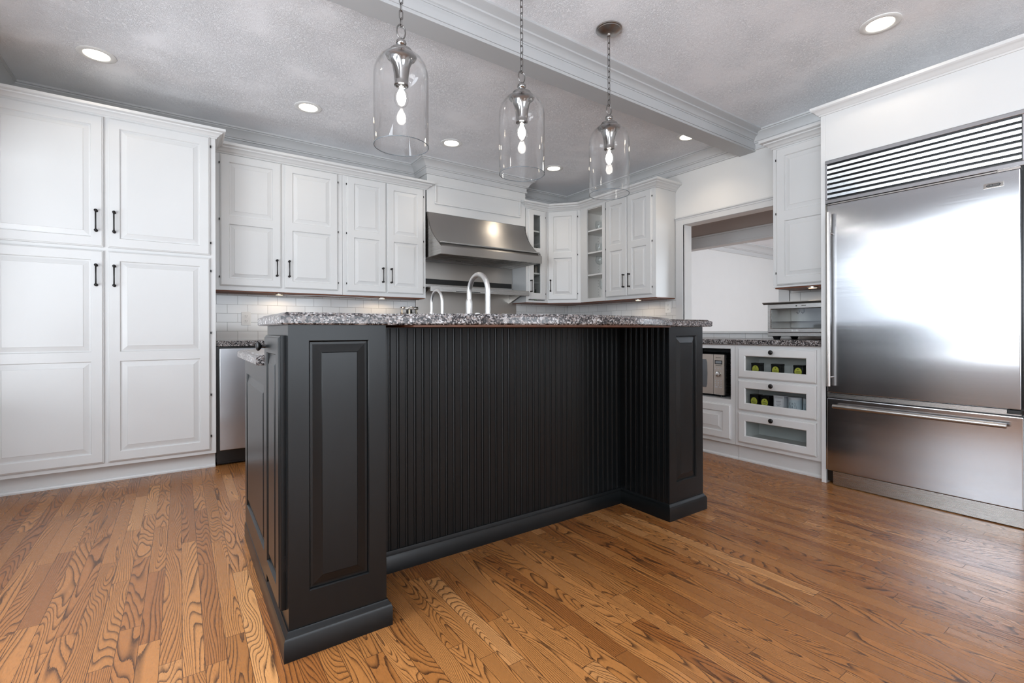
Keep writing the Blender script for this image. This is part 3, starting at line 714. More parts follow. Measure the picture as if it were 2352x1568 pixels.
gr = gr.build('grille', M['steel_fridge'], t, bevel=0.002)
for k in range(7):
    z = 1.857 + k * 0.0315
    MB().prism([(3.4495, z), (3.4466, z + 0.0175), (3.456, z + 0.019), (3.473, z + 0.010), (3.473, z - 0.001)], lambda a, b, d: (a, d, b), FY0 + 0.0125, FY1 - 0.0125).build('louver', M['steel_bright'], gr, bevel=0.0008)
fr = MB(); fr.box(3.458, FY1 - 0.008, 0.095, 3.475, FY1, 1.815); fr.build('edge_trim', M['chrome'], t)
DX = 3.437
d = MB().box(DX, 0.494, 0.598, 3.474, 1.360, 1.806).build('door', M['steel_fridge'], t, bevel=0.005, seg=3)
hb = MB().cyl((3.395, 1.338, 0.64), (3.395, 1.338, 1.755), 0.0125, n=18)
for z in (0.70, 1.62): hb.cyl((3.397, 1.338, z), (DX + 0.002, 1.330, z), 0.006, n=12)
hb.build('handle', M['nickel'], d, smooth=40, bevel=0.003)
bg = MB().box(DX - 0.004, 0.552, 1.7325, DX + 0.001, 0.627, 1.7565).build('badge', M['chrome'], d, bevel=0.001)
MB().prism([(0.561, 1.7445), (0.568, 1.7375), (0.611, 1.7375), (0.618, 1.7445), (0.611, 1.7515), (0.568, 1.7515)], lambda a, b, q: (q, a, b), DX - 0.0052, DX - 0.0035).build('badge_field', M['black'], bg)
text_mesh('lettering', 'SUB-ZERO', 0.0095, (DX - 0.0058, 0.5895, 1.7445), (0, -1, 0), (0, 0, 1), M['chrome'], bg, 0.0004)
MB().box(3.452, 0.494, 0.566, 3.474, FY1 - 0.009, 0.594).build('divider_rail', M['steel'], t, bevel=0.002)
MB().box(3.44, 0.494, 0.574, 3.455, 0.545, 0.594).build('hinge', M['black'], t, bevel=0.003)
MB().box(3.445, 0.494, 1.808, 3.474, 0.58, 1.820).build('hinge', M['chrome'], t, bevel=0.003)
MB().box(3.447, 0.58, 1.8095, 3.474, 1.36, 1.8165).build('top_trim', M['chrome'], t)
d = MB().box(DX, 0.486, 0.096, 3.474, 1.362, 0.562).build('freezer_drawer', M['steel_fridge'], t, bevel=0.005, seg=3)
hb = MB().cyl((3.395, 0.538, 0.517), (3.395, 1.314, 0.517), 0.0135, n=18)
for y in (0.60, 1.25): hb.cyl((3.397, y, 0.517), (DX + 0.002, y, 0.52), 0.006, n=12)
hb.build('handle', M['nickel'], d, smooth=40, bevel=0.003)
MB().box(3.452, 0.486, 0.004, 3.4745, 1.335, 0.092).build('kick_plate', M['steel'], t, bevel=0.002)

# ------------------------------------------------------------------ right base run
BX = 3.50
def drawer_front(t, ytop_l, yr, z0, z1, glass=True):
    wd = ytop_l - yr; h = z1 - z0
    if glass: op = [('glass', 0.053, wd - 0.058, 0.052, h - 0.055)]
    else: op = [('panel', 0.058, wd - 0.06, 0.055, h - 0.055)]
    return add_door(t, (BX, ytop_l, z0), RIGHTRUN, wd, h, op, name='drawer', knob_at=(wd * 0.472, h - 0.025) if glass else None)
t = thing('drawer_cabinet', (3.83, 1.72, 0), 'white base cabinet with three glass-fronted drawers, beside the refrigerator', 'cabinet')
y0, y1 = 1.408, 2.018
zz = ((0.151, 0.376), (0.397, 0.624), (0.642, 0.866))
bd = MB().box(BX, y0, 0.122, XW - 0.05, y0 + 0.018, 0.892).box(BX, y1 - 0.018, 0.122, XW - 0.05, y1, 0.892).box(XW - 0.07, y0 + 0.018, 0.122, XW - 0.05, y1 - 0.018, 0.892)
bd.box(BX, y0 + 0.018, 0.122, XW - 0.07, y1 - 0.018, 0.14).box(BX, y0 + 0.018, 0.875, XW - 0.07, y1 - 0.018, 0.892)
for z0_, z1_ in ((0.14, 0.17), (0.362, 0.412), (0.61, 0.66), (0.85, 0.875)): bd.box(BX, y0 + 0.06, z0_, BX + 0.02, y1 - 0.04, z1_)
bd.box(BX, y0 + 0.018, 0.14, BX + 0.02, y0 + 0.06, 0.875).box(BX, y1 - 0.04, 0.14, BX + 0.02, y1 - 0.018, 0.875)
bd.build('body', M['cab'], t)
MB().box(3.547, y0, 0, 3.57, y1, 0.122).sweep([(3.547, y1), (3.547, y0)], [(0, 0), (0.012, 0), (0.012, 0.01), (0.004, 0.02), (0, 0.02)]).build('toe_kick', M['cab'], t)
for z0_, z1_ in zz:
    d = drawer_front(t, 1.99, 1.446, z0_, z1_)
    MB().box(BX + 0.021, 1.475, z0_ + 0.018, BX + 0.40, 1.965, z0_ + 0.03).box(BX + 0.021, 1.470, z0_ + 0.018, BX + 0.40, 1.475, z1_ - 0.03).box(BX + 0.021, 1.965, z0_ + 0.018, BX + 0.40, 1.97, z1_ - 0.03).box(BX + 0.24, 1.475, z0_ + 0.03, BX + 0.25, 1.965, z1_ - 0.03).build('drawer_box', M['drawer_in'], d)
t = thing('microwave_cabinet', (3.83, 2.36, 0), 'white base cabinet with an open bay for the microwave and a drawer', 'cabinet')
y0, y1 = 2.020, 2.72
bd = MB().box(BX, y0, 0.122, XW - 0.05, y0 + 0.018, 0.892).box(BX, y1 - 0.018, 0.122, XW - 0.05, y1, 0.892).box(XW - 0.07, y0 + 0.018, 0.122, XW - 0.05, y1 - 0.018, 0.892)
bd.box(BX, y0 + 0.018, 0.122, XW - 0.07, y1 - 0.018, 0.14).box(BX, y0 + 0.018, 0.858, XW - 0.07, y1 - 0.018, 0.892).box(BX, y0 + 0.018, 0.438, XW - 0.07, y1 - 0.018, 0.463)
bd.box(BX, y0 + 0.018, 0.14, BX + 0.018, y1 - 0.018, 0.438).box(BX, y0 + 0.018, 0.463, BX + 0.02, y0 + 0.036, 0.858).box(BX, y1 - 0.05, 0.463, BX + 0.02, y1 - 0.018, 0.858)
bd.build('body', M['cab'], t)
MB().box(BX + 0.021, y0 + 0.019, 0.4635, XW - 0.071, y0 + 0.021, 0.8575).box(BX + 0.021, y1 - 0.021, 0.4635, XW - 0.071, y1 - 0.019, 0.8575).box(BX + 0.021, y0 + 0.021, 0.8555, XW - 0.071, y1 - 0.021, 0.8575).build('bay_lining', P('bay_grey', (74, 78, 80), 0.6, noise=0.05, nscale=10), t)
MB().box(3.547, y0, 0, 3.57, y1, 0.122).sweep([(3.547, y1), (3.547, y0)], [(0, 0), (0.012, 0), (0.012, 0.01), (0.004, 0.02), (0, 0.02)]).build('toe_kick', M['cab'], t)
drawer_front(t, 2.69, 2.052, 0.155, 0.425, glass=False)

# base run along the range wall (behind the island)
def simple_base(x0, x1, label):
    t = thing('base_cabinet', ((x0 + x1) / 2, 4.45, 0), label, 'cabinet')
    MB().box(x0, 4.15, 0.11, x1, YW - 0.002, 0.892).build('body', M['cab'], t)
    MB().box(x0, 4.2, 0, x1, 4.6, 0.11).build('toe_kick', M['cab'], t)
    mid = (x0 + x1) / 2
    for a, b in ((x0 + 0.02, mid - 0.004), (mid + 0.004, x1 - 0.02)):
        add_door(t, (a, 4.15, 0.14), LEFTRUN, b - a, 0.735, [('panel', 0.06, b - a - 0.06, 0.06, 0.675)], handle=(0.03 if a > mid else b - a - 0.03, 0.57, 0.70))
simple_base(0.84, 2.03, 'white base cabinet against the range wall, left of the range and behind the island')

# undercounter appliance
t = thing('undercounter_refrigerator', (0.5, 4.4, 0), 'stainless undercounter refrigerator with a black toe grille, beside the pantry', 'refrigerator')
MB().box(0.212, 4.15, 0.03, 0.83, 4.70, 0.888).build('body', M['blackmetal'], t)
MB().box(0.232, 4.125, 0.118, 0.82, 4.149, 0.876).build('door', M['steel_ice'], t, bevel=0.004)
g_ = MB().box(0.216, 4.16, 0.012, 0.826, 4.175, 0.112).build('toe_grille', M['black'], t, bevel=0.002)
sl = MB()
for k in range(4):
    for x in (0.30, 0.41, 0.52): sl.box(x, 4.152, 0.045 + k * 0.016, x + 0.095, 4.161, 0.053 + k * 0.016)
sl.build('slats', M['blackmetal'], g_)
for x, y in ((0.25, 4.2), (0.75, 4.2), (0.25, 4.6), (0.75, 4.6)): MB().box(x, y, 0, x + 0.04, y + 0.04, 0.03).build('foot', M['black'], t)

# ------------------------------------------------------------------ granite
EDGE = [(-0.034, 0.004), (-0.030, 0.0), (-0.010, 0.0), (-0.008, 0.002), (-0.004, 0.012), (0.0, 0.017)]
def lev(ztop, sc=1.0): return [(ztop + a * sc, b * sc) for a, b in EDGE]
tag(MB().slab([(0.21, 4.115), (2.036, 4.115), (2.036, 4.729), (0.21, 4.729)], [(0.892, 0.002), (0.895, 0), (0.928, 0), (0.932, 0.003)]).build('countertop', M['granite'], None), 'granite worktop on the range wall, beside the pantry', 'countertop')
tag(MB().slab([(3.462, 1.4075), (4.188, 1.4075), (4.188, 2.75), (3.462, 2.75)], [(0.893, 0.004), (0.897, 0), (0.927, 0), (0.931, 0.003)]).build('countertop', M['granite'], None, smooth=30), 'granite worktop on the right wall, under the toaster oven', 'countertop')

# tile
tag(MB().box(0.21, 4.721, 0.932, 2.038, 4.7285, 1.334).build('tile_backsplash', M['tile_back'], None), 'white subway tile backsplash between the pantry and the range', 'backsplash')
tag(MB().box(3.347, 4.721, 0.932, 4.178, 4.7285, 1.334).build('tile_backsplash', M['tile_back'], None), 'white subway tile backsplash in the corner right of the range', 'backsplash')
tag(MB().box(4.181, 3.048, 0.90, 4.1885, 4.7205, 1.334).build('tile_backsplash', M['tile_right'], None), 'white subway tile backsplash on the right wall, left of the pass-through', 'backsplash')
tag(MB().box(4.181, 1.4075, 0.9315, 4.1885, 1.93, 1.334).build('tile_backsplash', M['tile_right'], None), 'white subway tile backsplash behind the toaster oven', 'backsplash')
tag(MB().box(4.181, 1.932, 0.9315, 4.1885, 3.046, 0.9715).build('tile_backsplash', M['tile_right'], None), 'single low row of white tile under the pass-through ledge', 'backsplash')

# corner base run and its worktop (hidden behind the island)
t = thing('corner_base_cabinet', (3.9, 4.0, 0), 'white corner base cabinet under the diagonal wall cabinet', 'cabinet')
cb_ = [(3.35, 4.15), (3.57, 4.15), (3.57, 3.05), (4.178, 3.05), (4.178, 4.72), (3.35, 4.72)]
MB().slab(cb_, [(0.0, 0.03), (0.11, 0.03), (0.11, 0), (0.892, 0)]).build('body', M['cab'], t)
tag(MB().slab([(3.348, 4.115), (3.54, 4.115), (3.54, 3.045), (4.18, 3.045), (4.18, 4.72), (3.348, 4.72)], [(0.893, 0.003), (0.896, 0), (0.928, 0), (0.9315, 0.003)]).build('countertop', M['granite'], None), 'granite worktop in the far corner right of the range', 'countertop')
t = thing('range', (2.69, 4.4, 0), 'stainless steel range under the hood', 'range')
MB().box(2.042, 4.12, 0.06, 3.344, 4.70, 0.90).build('body', M['steel'], t, bevel=0.004)
MB().box(2.06, 4.14, 0.0, 3.32, 4.68, 0.06).build('plinth', M['black'], t)
for k in range(3): MB().box(2.10 + k * 0.4, 4.16, 0.90, 2.46 + k * 0.4, 4.66, 0.925).build('grate', M['blackmetal'], t, bevel=0.004)
for k in range(6): MB().cyl((2.2 + k * 0.2, 4.12, 0.84), (2.2 + k * 0.2, 4.08, 0.84), 0.022, n=16).build('knob', M['black'], t)
MB().box(2.1, 4.10, 0.2, 3.28, 4.121, 0.74).build('oven_door', M['steel'], t, bevel=0.004)

# ------------------------------------------------------------------ island
IX0, IX1, IY0, IYR, IYB = 0.267, 2.405, 1.60, 1.915, 2.0
t = thing('kitchen_island', (1.33, 2.1, 0), 'charcoal painted kitchen island with paneled end posts and a beadboard recess', 'island')
PLX, PRX = 0.572, 2.107
BZ = 1.0212
MB().box(IX0, IY0, 0, PLX, IYR + 0.012, BZ).box(PRX, IY0, 0, IX1, IYR + 0.012, BZ).box(IX0, IYR + 0.012, 0, IX1, IYB, BZ).box(IX0, IYB, 0, IX1, 2.65, 0.872).build('body', M['dark'], t)
for x0, x1 in ((IX0, PLX), (PRX, IX1)):
    wd = x1 - x0; d = door_mb(wd, BZ, 0.02, [('panel', 0.060, wd - 0.056, 0.19, 0.972)], lip=0.0).map(frame((x0, IY0, 0), LEFTRUN)).build('post_panel', M['dark'], t); weld(d)
def bead_profile(a, b, pitch=0.0378):
    pts = [(a, 0.006)]; x = a + pitch * 0.6
    while x < b - 0.02:
        pts += [(x - 0.0055, 0.006), (x - 0.0045, 0.0035), (x - 0.0035, 0.0035), (x - 0.002, 0.006), (x + 0.001, 0.0066), (x + 0.0035, 0.006), (x + 0.005, 0.0035), (x + 0.006, 0.0035), (x + 0.008, 0.006)]
        x += pitch
    pts += [(b, 0.006), (b, -0.003), (a, -0.003)]
    return pts
MB().prism(bead_profile(PLX + 0.001, PRX - 0.001), lambda a, b, z: (a, IYR - b + 0.008, z), 0.0, 1.0122).build('beadboard_panel', M['dark'], t)
MB().prism(bead_profile(1.584, IYR), lambda a, b, z: (PRX - 0.0005 - b + 0.003, a, z), 0.0, BZ).build('beadboard_panel', M['dark'], t)
MB().prism(bead_profile(1.584, IYR), lambda a, b, z: (PLX + 0.0005 + b - 0.003, a, z), 0.0, BZ).build('beadboard_panel', M['dark'], t)
BASE = [(0, 0), (0.016, 0), (0.016, 0.062), (0.013, 0.068), (0.0125, 0.072), (0.006, 0.079), (0.003, 0.086), (0, 0.086)]
MB().sweep([(IX0, 2.65), (IX0, 1.58), (PLX + 0.002, 1.58), (PLX + 0.002, IYR), (PRX - 0.002, IYR), (PRX - 0.002, 1.58), (IX1, 1.58), (IX1, 2.65)], BASE).build('base_molding', M['dark'], t, smooth=28)
# side door of the bar end and the end panel of the lower section
d = door_mb(0.31, 0.858, 0.02, [('panel', 0.055, 0.255, 0.06, 0.70), ('panel', 0.055, 0.255, 0.735, 0.80)][:1] if False else [('panel', 0.055, 0.255, 0.06, 0.798)]).map(frame((IX0, 1.935, 0.130), RIGHTRUN)).build('door', M['dark'], t); weld(d)
knob(lambda x, y, z, T=frame((IX0, 1.935, 0.130), RIGHTRUN): T(x, y + 0.019, z), 0.028, 0.818, M['bronze'], d)
for z in (0.12, 0.72): MB().box(IX0 - 0.006, 1.6235, z + 0.13, IX0, 1.6255, z + 0.18).build('hinge', M['bronze'], d)
d = door_mb(0.70, 0.79, 0.012, [('panel', 0.06, 0.64, 0.09, 0.72)], lip=0.0).map(frame((IX0, 2.648, 0.082), RIGHTRUN)).build('end_panel', M['dark'], t); weld(d)

bow = []
cx, R_, half = 1.335, 1.169, 0.765
cyy = 1.555 - 0.285 + R_
for k in range(41):
    a = -math.asin(half / R_) + 2 * math.asin(half / R_) * k / 40
    bow.append((cx + R_ * math.sin(a), cyy - R_ * math.cos(a)))
bar = [(0.243, 1.555)] + bow + [(2.462, 1.555), (2.462, 2.075), (0.243, 2.075)]
t2 = thing('bar_top', (1.33, 1.8, 1.012), 'raised granite bar top with a bowed front edge on the island', 'countertop')
MB().slab(bar, lev(1.060, 1.12)).build('slab', M['granite'], t2, smooth=25)
MB().slab(inset([p for p in bow if 0.62 < p[0] < 2.05] + [(2.05, 1.9), (0.62, 1.9)], 0.010), [(1.0155, 0), (1.0218, 0)]).build('underlay', M['ply'], t2)
low = [(0.228, 2.003), (2.45, 2.003), (2.45, 2.72), (0.228, 2.72)]
tag(MB().slab(low, lev(0.912, 1.15)).build('countertop', M['granite'], None, smooth=25), 'lower granite worktop at the back of the island, under the raised bar', 'countertop')

# faucets on the lower worktop
def gooseneck(name, x, y, z0, htop, reach, drop, r, label, spray):
    t = thing(name, (x, y, z0), label, 'faucet')
    pts = []; R = reach / 2; zc = htop - R
    pts.append((x, y, z0 + 0.02)); pts.append((x, y, zc - 0.02))
    for k in range(17):
        a = PI - PI * k / 16; pts.append((x, y + R + R * math.cos(a), zc + R * math.sin(a)))
    pts.append((x, y + reach, zc - drop * 0.4))
    MB().tube(pts, r, n=16).build('spout', M['fauc'], t, smooth=50)
    MB().lathe([(r * 2.1, z0), (r * 2.1, z0 + 0.006), (r * 1.6, z0 + 0.014), (r * 1.5, z0 + 0.05), (r * 1.15, z0 + 0.06)], (x, y, 0), n=24).build('base', M['fauc'], t, smooth=40)
    zt = zc - drop * 0.35; yy = y + reach
    if spray:
        MB().lathe([(r * 1.05, zt), (r * 1.35, zt - 0.012), (r * 1.4, zt - 0.03), (r * 1.35, zt - 0.075), (r * 1.55, zt - 0.082), (r * 1.9, zt - 0.110), (r * 1.7, zt - 0.116), (r, zt - 0.117)], (x, yy, 0), n=24).build('spray_head', M['fauc'], t, smooth=40)
        MB().cyl((x + 0.02, y, z0 + 0.04), (x + 0.055, y, z0 + 0.045), 0.010, n=14).tube([(x + 0.05, y, z0 + 0.045), (x + 0.07, y, z0 + 0.07), (x + 0.078, y - 0.0, z0 + 0.10)], 0.005, n=10).build('lever', M['fauc'], t, smooth=40)
    else:
        MB().lathe([(r * 1.0, zt), (r * 1.7, zt - 0.016), (r * 1.9, zt - 0.030), (r * 1.4, zt - 0.032)], (x, yy, 0), n=18).build('tip', M['fauc'], t, smooth=40)
    return t
gooseneck('kitchen_faucet', 1.372, 2.2, 0.912, 1.318, 0.205, 0.09, 0.0145, 'large satin gooseneck faucet with pull-down spray behind the bar top', True)
gooseneck('water_dispenser_faucet', 1.096, 2.2, 0.912, 1.212, 0.125, 0.12, 0.0075, 'small thin gooseneck filtered water tap, left of the large faucet', False)
t = thing('soap_dispenser', (1.307, 2.2, 0.912), 'short white-capped soap dispenser just left of the large faucet', 'dispenser')
MB().lathe([(0.018, 0.912), (0.018, 0.922), (0.011, 0.93), (0.011, 1.06)], (1.307, 2.2, 0), n=18).build('stem', M['fauc'], t, smooth=40)
MB().lathe([(0.011, 1.0605), (0.0145, 1.062), (0.0145, 1.092), (0.012, 1.097), (0.004, 1.098)], (1.307, 2.2, 0), n=18).build('pump_head', M['plastic_white'], t, smooth=40)

# ------------------------------------------------------------------ pendants
def pendant(x, y, label):
    t = thing('pendant_light', (x, y, 1.79), label, 'pendant light', 'glass pendants over the island')
    cn = MB().lathe([(0.074, ZC - 0.001), (0.074, ZC - 0.008), (0.068, ZC - 0.011), (0.068, ZC - 0.015), (0.062, ZC - 0.018), (0.04, ZC - 0.029), (0.02, ZC - 0.033), (0.012, ZC - 0.034), (0.011, ZC - 0.045), (0.004, ZC - 0.048)], (x, y, 0), n=36).build('canopy', M['nickel'], t, smooth=35)
    ch = MB(); z = ZC - 0.046; k = 0
    def link(zt, ln, wd, r, turn):
        pts = []
        for i in range(20):
            a = 2 * PI * i / 20
            px = wd / 2 * math.cos(a); pz = (ln / 2 - wd / 2) * (1 if math.sin(a) >= 0 else -1) + wd / 2 * math.sin(a)
            pts.append((x + (px if not turn else 0), y + (px if turn else 0), zt - ln / 2 + pz))
        return pts, r
    while z > 2.335:
        p, r = link(z, 0.040, 0.0155, 0.0019, k % 2); ch.tube(p, r, n=6, closed=True); z -= 0.033; k += 1
    ch.build('chain', M['pend_chain'], t, smooth=60)
    top = z + 0.004
    rg = [(x + 0.019 * math.cos(2 * PI * i / 28), y, (top + 2.246) / 2 + (top - 2.246) / 2 * math.sin(2 * PI * i / 28)) for i in range(28)]
    MB().tube(rg, 0.0032, n=8, closed=True).build('ring', M['pend_chain'], t, smooth=60)
    MB().lathe([(0.004, 2.250), (0.006, 2.246), (0.013, 2.243), (0.020, 2.236), (0.0225, 2.228), (0.020, 2.219), (0.013, 2.213), (0.012, 2.209), (0.016, 2.207), (0.030, 2.203), (0.046, 2.196), (0.052, 2.186), (0.052, 2.181), (0.01, 2.181)], (x, y, 0), n=32).build('cap', M['pend'], t, smooth=50)
    MB().lathe([(0.012, 2.1755), (0.062, 2.1755), (0.065, 2.171), (0.062, 2.166), (0.055, 2.164), (0.046, 2.150), (0.037, 2.128), (0.032, 2.10), (0.029, 2.068), (0.028, 2.055), (0.030, 2.052), (0.030, 2.046), (0.024, 2.044), (0.022, 2.050)], (x, y, 0), n=32).build('bell', M['pend'], t, smooth=50)
    outer = [(0.115, 1.788), (0.115, 2.085), (0.112, 2.108), (0.104, 2.132), (0.090, 2.154), (0.072, 2.170), (0.052, 2.1795), (0.034, 2.1805)]
    inner = [(0.034, 2.1775), (0.051, 2.1765), (0.070, 2.167), (0.088, 2.151), (0.1015, 2.130), (0.1095, 2.107), (0.1125, 2.085), (0.1125, 1.788)]
    MB().lathe(outer + inner, (x, y, 0), n=64, closed=True).build('shade', M['glass'], t, smooth=40)
    MB().tube([(x + 0.1138 * math.cos(2 * PI * i / 64), y + 0.1138 * math.sin(2 * PI * i / 64), 1.788) for i in range(64)], 0.0017, n=6, closed=True).build('shade_rim', M['rim'], t, smooth=60)
    bl = MB().lathe([(0.012, 2.044), (0.014, 2.036), (0.018, 2.026), (0.026, 2.012), (0.030, 1.998), (0.0305, 1.990), (0.028, 1.975), (0.021, 1.963), (0.011, 1.957), (0.002, 1.956)], (x, y, 0), n=28).build('bulb', M['glass'], t, smooth=60)
    MB().lathe([(0.004, 2.040), (0.010, 2.028), (0.017, 2.012), (0.020, 1.996), (0.018, 1.982), (0.011, 1.972), (0.002, 1.969)], (x, y, 0), n=20).build('glow', M['bulb'], bl, smooth=60)
M['pend'] = P('pendant_nickel', (150, 148, 146), 0.13, metal=1.0, noise=0.03, nscale=8)
M['pend_chain'] = P('pendant_chain_nickel', (128, 126, 124), 0.25, metal=1.0, noise=0.03, nscale=8)
M['rim'] = P('glass_rim', (92, 97, 101), 0.12, noise=0.05, nscale=10)
pendant(0.772, 1.93, 'clear glass cylinder pendant, the nearest and leftmost of the three over the island')
pendant(1.407, 1.93, 'clear glass cylinder pendant, the middle one of three over the island')
pendant(2.031, 1.93, 'clear glass cylinder pendant with its round ceiling canopy in view, rightmost of three')

# ------------------------------------------------------------------ recessed lights
def can(x, y, label, energy=7):
    t = thing('recessed_light', (x, y, ZC), label, 'ceiling light', 'recessed ceiling lights')
    MB().lathe([(0.098, ZC - 0.0005), (0.098, ZC - 0.004), (0.094, ZC - 0.006), (0.072, ZC - 0.008), (0.066, ZC - 0.005), (0.066, ZC - 0.0005)], (x, y, 0), n=48, closed=True).build('trim_ring', M['plastic_white'], t, smooth=40)
    MB().lathe([(0.002, ZC - 0.0045), (0.0655, ZC - 0.0045), (0.0655, ZC - 0.0005), (0.002, ZC - 0.0005)], (x, y, 0), n=40).build('lens', M['lamp'], t, smooth=40)
    d = bpy.data.lights.new('can_light', 'SPOT'); d.energy = energy; d.spot_size = math.radians(125); d.spot_blend = 0.7; d.shadow_soft_size = 0.06; d.color = (1.0, 0.86, 0.70)
    o = bpy.data.objects.new('can_light', d); COL.objects.link(o); o.location = (x, y, ZC - 0.012)
can(-0.433, 3.939, 'round recessed ceiling light over the pantry, at far left', 3)
can(0.814, 3.935, 'round recessed ceiling light left of the nearest pendant')
can(2.059, 3.931, 'round recessed ceiling light between the first two pendants', 13)
can(3.282, 3.921, 'round recessed ceiling light between the last two pendants', 16)
can(3.74, 2.60, 'round recessed ceiling light partly hidden behind the beam', 18)
can(3.271, 1.019, 'round recessed ceiling light above the refrigerator, at top right', 6)

# ------------------------------------------------------------------ under-cabinet pucks and wires
def puck(x, y, z, label, energy=1.9):
    t = thing('puck_light', (x, y, z), label, 'cabinet light', 'puck lights under the wall cabinets')
    MB().lathe([(0.036, z), (0.036, z - 0.006), (0.031, z - 0.010), (0.028, z - 0.010), (0.028, z)], (x, y, 0), n=28, closed=True).build('housing', M['nickel'], t, smooth=40)
    MB().lathe([(0.002, z - 0.009), (0.0275, z - 0.009), (0.0275, z - 0.0005), (0.002, z - 0.0005)], (x, y, 0), n=28).build('lens', M['puck'], t, smooth=40)
    d = bpy.data.lights.new('puck_lamp', 'SPOT'); d.energy = energy; d.spot_size = math.radians(172); d.spot_blend = 0.25; d.shadow_soft_size = 0.03; d.color = (1.0, 0.74, 0.48)
    o = bpy.data.objects.new('puck_lamp', d); COL.objects.link(o); o.location = (x, y, z - 0.014)
puck(0.702, 4.55, 1.328, 'small lit puck light under the wall cabinet nearest the pantry')
puck(1.61, 4.54, 1.328, 'small lit puck light under the wall cabinet left of the hood')
puck(3.945, 3.34, 1.328, 'small lit puck light under the double door wall cabinet')
puck(3.90, 1.64, 1.327, 'small lit puck light above the toaster oven')
tag(MB().tube([(0.738, 4.55, 1.322), (0.80, 4.52, 1.318), (0.86, 4.50, 1.316), (0.93, 4.50, 1.320), (1.0, 4.51, 1.325), (1.12, 4.52, 1.3245), (1.3, 4.53, 1.3245), (1.42, 4.52, 1.320), (1.50, 4.54, 1.318), (1.574, 4.54, 1.323)], 0.0028, n=8).build('light_cable', M['plastic_white'], None, smooth=60), 'thin white cable looping under the cabinets between two puck lights', 'cable')

# ------------------------------------------------------------------ outlets
def outlet(O, u, w, h, label):
    t = thing('outlet', O, label, 'outlet'); T = frame(O, u)
    MB().box(0, 0, 0, w, 0.005, h).map(T).build('cover_plate', M['plastic_white'], t, bevel=0.002)
    for z in (h * 0.31, h * 0.69):
        s = MB().box(w / 2 - 0.016, 0.005, z - 0.014, w / 2 + 0.016, 0.0065, z + 0.014).map(T).build('socket', M['plastic_white'], t, bevel=0.003)
        MB().box(w / 2 - 0.008, 0.0064, z - 0.002, w / 2 - 0.0055, 0.0068, z + 0.007).box(w / 2 + 0.0055, 0.0064, z - 0.002, w / 2 + 0.008, 0.0068, z + 0.006).box(w / 2 - 0.002, 0.0064, z - 0.010, w / 2 + 0.002, 0.0068, z - 0.006).map(T).build('slots', M['ink'], s)
outlet((0.427, 4.7208, 1.057), LEFTRUN, 0.072, 0.115, 'white double outlet on the tile beside the pantry')
outlet((4.1808, 3.178, 1.185), RIGHTRUN, 0.07, 0.118, 'white double outlet on the tile left of the pass-through')

# ------------------------------------------------------------------ spice rack on the left worktop
t = thing('spice_rack', (1.885, 4.52, 0.932), 'round revolving spice rack full of lidded jars, left of the range', 'rack')
cxs, cys = 1.885, 4.52
MB().lathe([(0.085, 0.933), (0.085, 0.943), (0.03, 0.947), (0.03, 1.215), (0.02, 1.216)], (cxs, cys, 0), n=32).build('base', M['blackmetal'], t, smooth=40)
MB().lathe([(0.02, 1.218), (0.092, 1.218), (0.094, 1.222), (0.094, 1.238), (0.090, 1.243), (0.01, 1.243)], (cxs, cys, 0), n=40).build('top_plate', M['chrome'], t, smooth=40)
for k in range(6):
    a = 2 * PI * (k + 0.15) / 6
    MB().box(-0.006, -0.004, 0.943, 0.006, 0.004, 1.218).map(lambda x, y, z, a=a: (cxs + 0.082 * math.cos(a) - x * math.sin(a), cys + 0.082 * math.sin(a) + x * math.cos(a) + y, z)).build('post', M['cream'], t)
for k in range(6):
    a = 2 * PI * (k + 0.65) / 6; ca, sa = math.cos(a), math.sin(a)
    for lv in range(3):
        z = 0.99 + lv * 0.085
        js = thing('spice_jar', (cxs, cys, z - 0.022), '', 'jar', 'jars in the revolving spice rack')
        js['label'] = 'small glass spice jar with a shiny lid lying in the revolving rack'
        MB().cyl((cxs + 0.034 * ca, cys + 0.034 * sa, z), (cxs + 0.072 * ca, cys + 0.072 * sa, z + 0.006), 0.021, n=16).build('jar', M['spice'] if (k + lv) % 2 else M['spice2'], js, smooth=40)
        MB().cyl((cxs + 0.0725 * ca, cys + 0.0725 * sa, z + 0.006), (cxs + 0.088 * ca, cys + 0.088 * sa, z + 0.008), 0.022, n=16).build('lid', M['jarlid'], js, smooth=40)

# ------------------------------------------------------------------ contents of the glass cabinet
def bottle(name, x, y, z, prof, mat, label, cat='bottle', extras=()):
    t = thing(name, (x, y, z), label, cat)
    MB().lathe(prof, (x, y, z), n=20).build('body', mat, t, smooth=45)
    for nm, pf, mt in extras: MB().lathe(pf, (x, y, z), n=20).build(nm, mt, t, smooth=45)
    return t
b0 = 1.361
bottle('sauce_bottle', 3.425, 4.52, b0, [(0.022, 0), (0.024, 0.004), (0.024, 0.12), (0.012, 0.15), (0.010, 0.17)], M['pane'] if False else P('smoky_bottle', (120, 128, 128), 0.2, noise=0.05, nscale=10), 'slim bottle with yellow label and pointed yellow cap on the bottom shelf', 'bottle',
       (('label', [(0.0243, 0.02), (0.0248, 0.022), (0.0248, 0.078), (0.0243, 0.08)], M['yellow']), ('cap', [(0.011, 0.1705), (0.012, 0.18), (0.003, 0.215), (0.001, 0.216)], M['yellow'])))
bottle('sauce_bottle', 3.505, 4.54, b0, [(0.020, 0), (0.022, 0.003), (0.022, 0.075), (0.012, 0.10), (0.009, 0.125)], P('dark_bottle', (40, 58, 38), 0.2, noise=0.05, nscale=10), 'dark bottle with a bright green label on the bottom shelf', 'bottle',
       (('label', [(0.0223, 0.012), (0.0228, 0.014), (0.0228, 0.052), (0.0223, 0.054)], M['green']), ('cap', [(0.0095, 0.1255), (0.010, 0.14), (0.002, 0.141)], M['black'])))
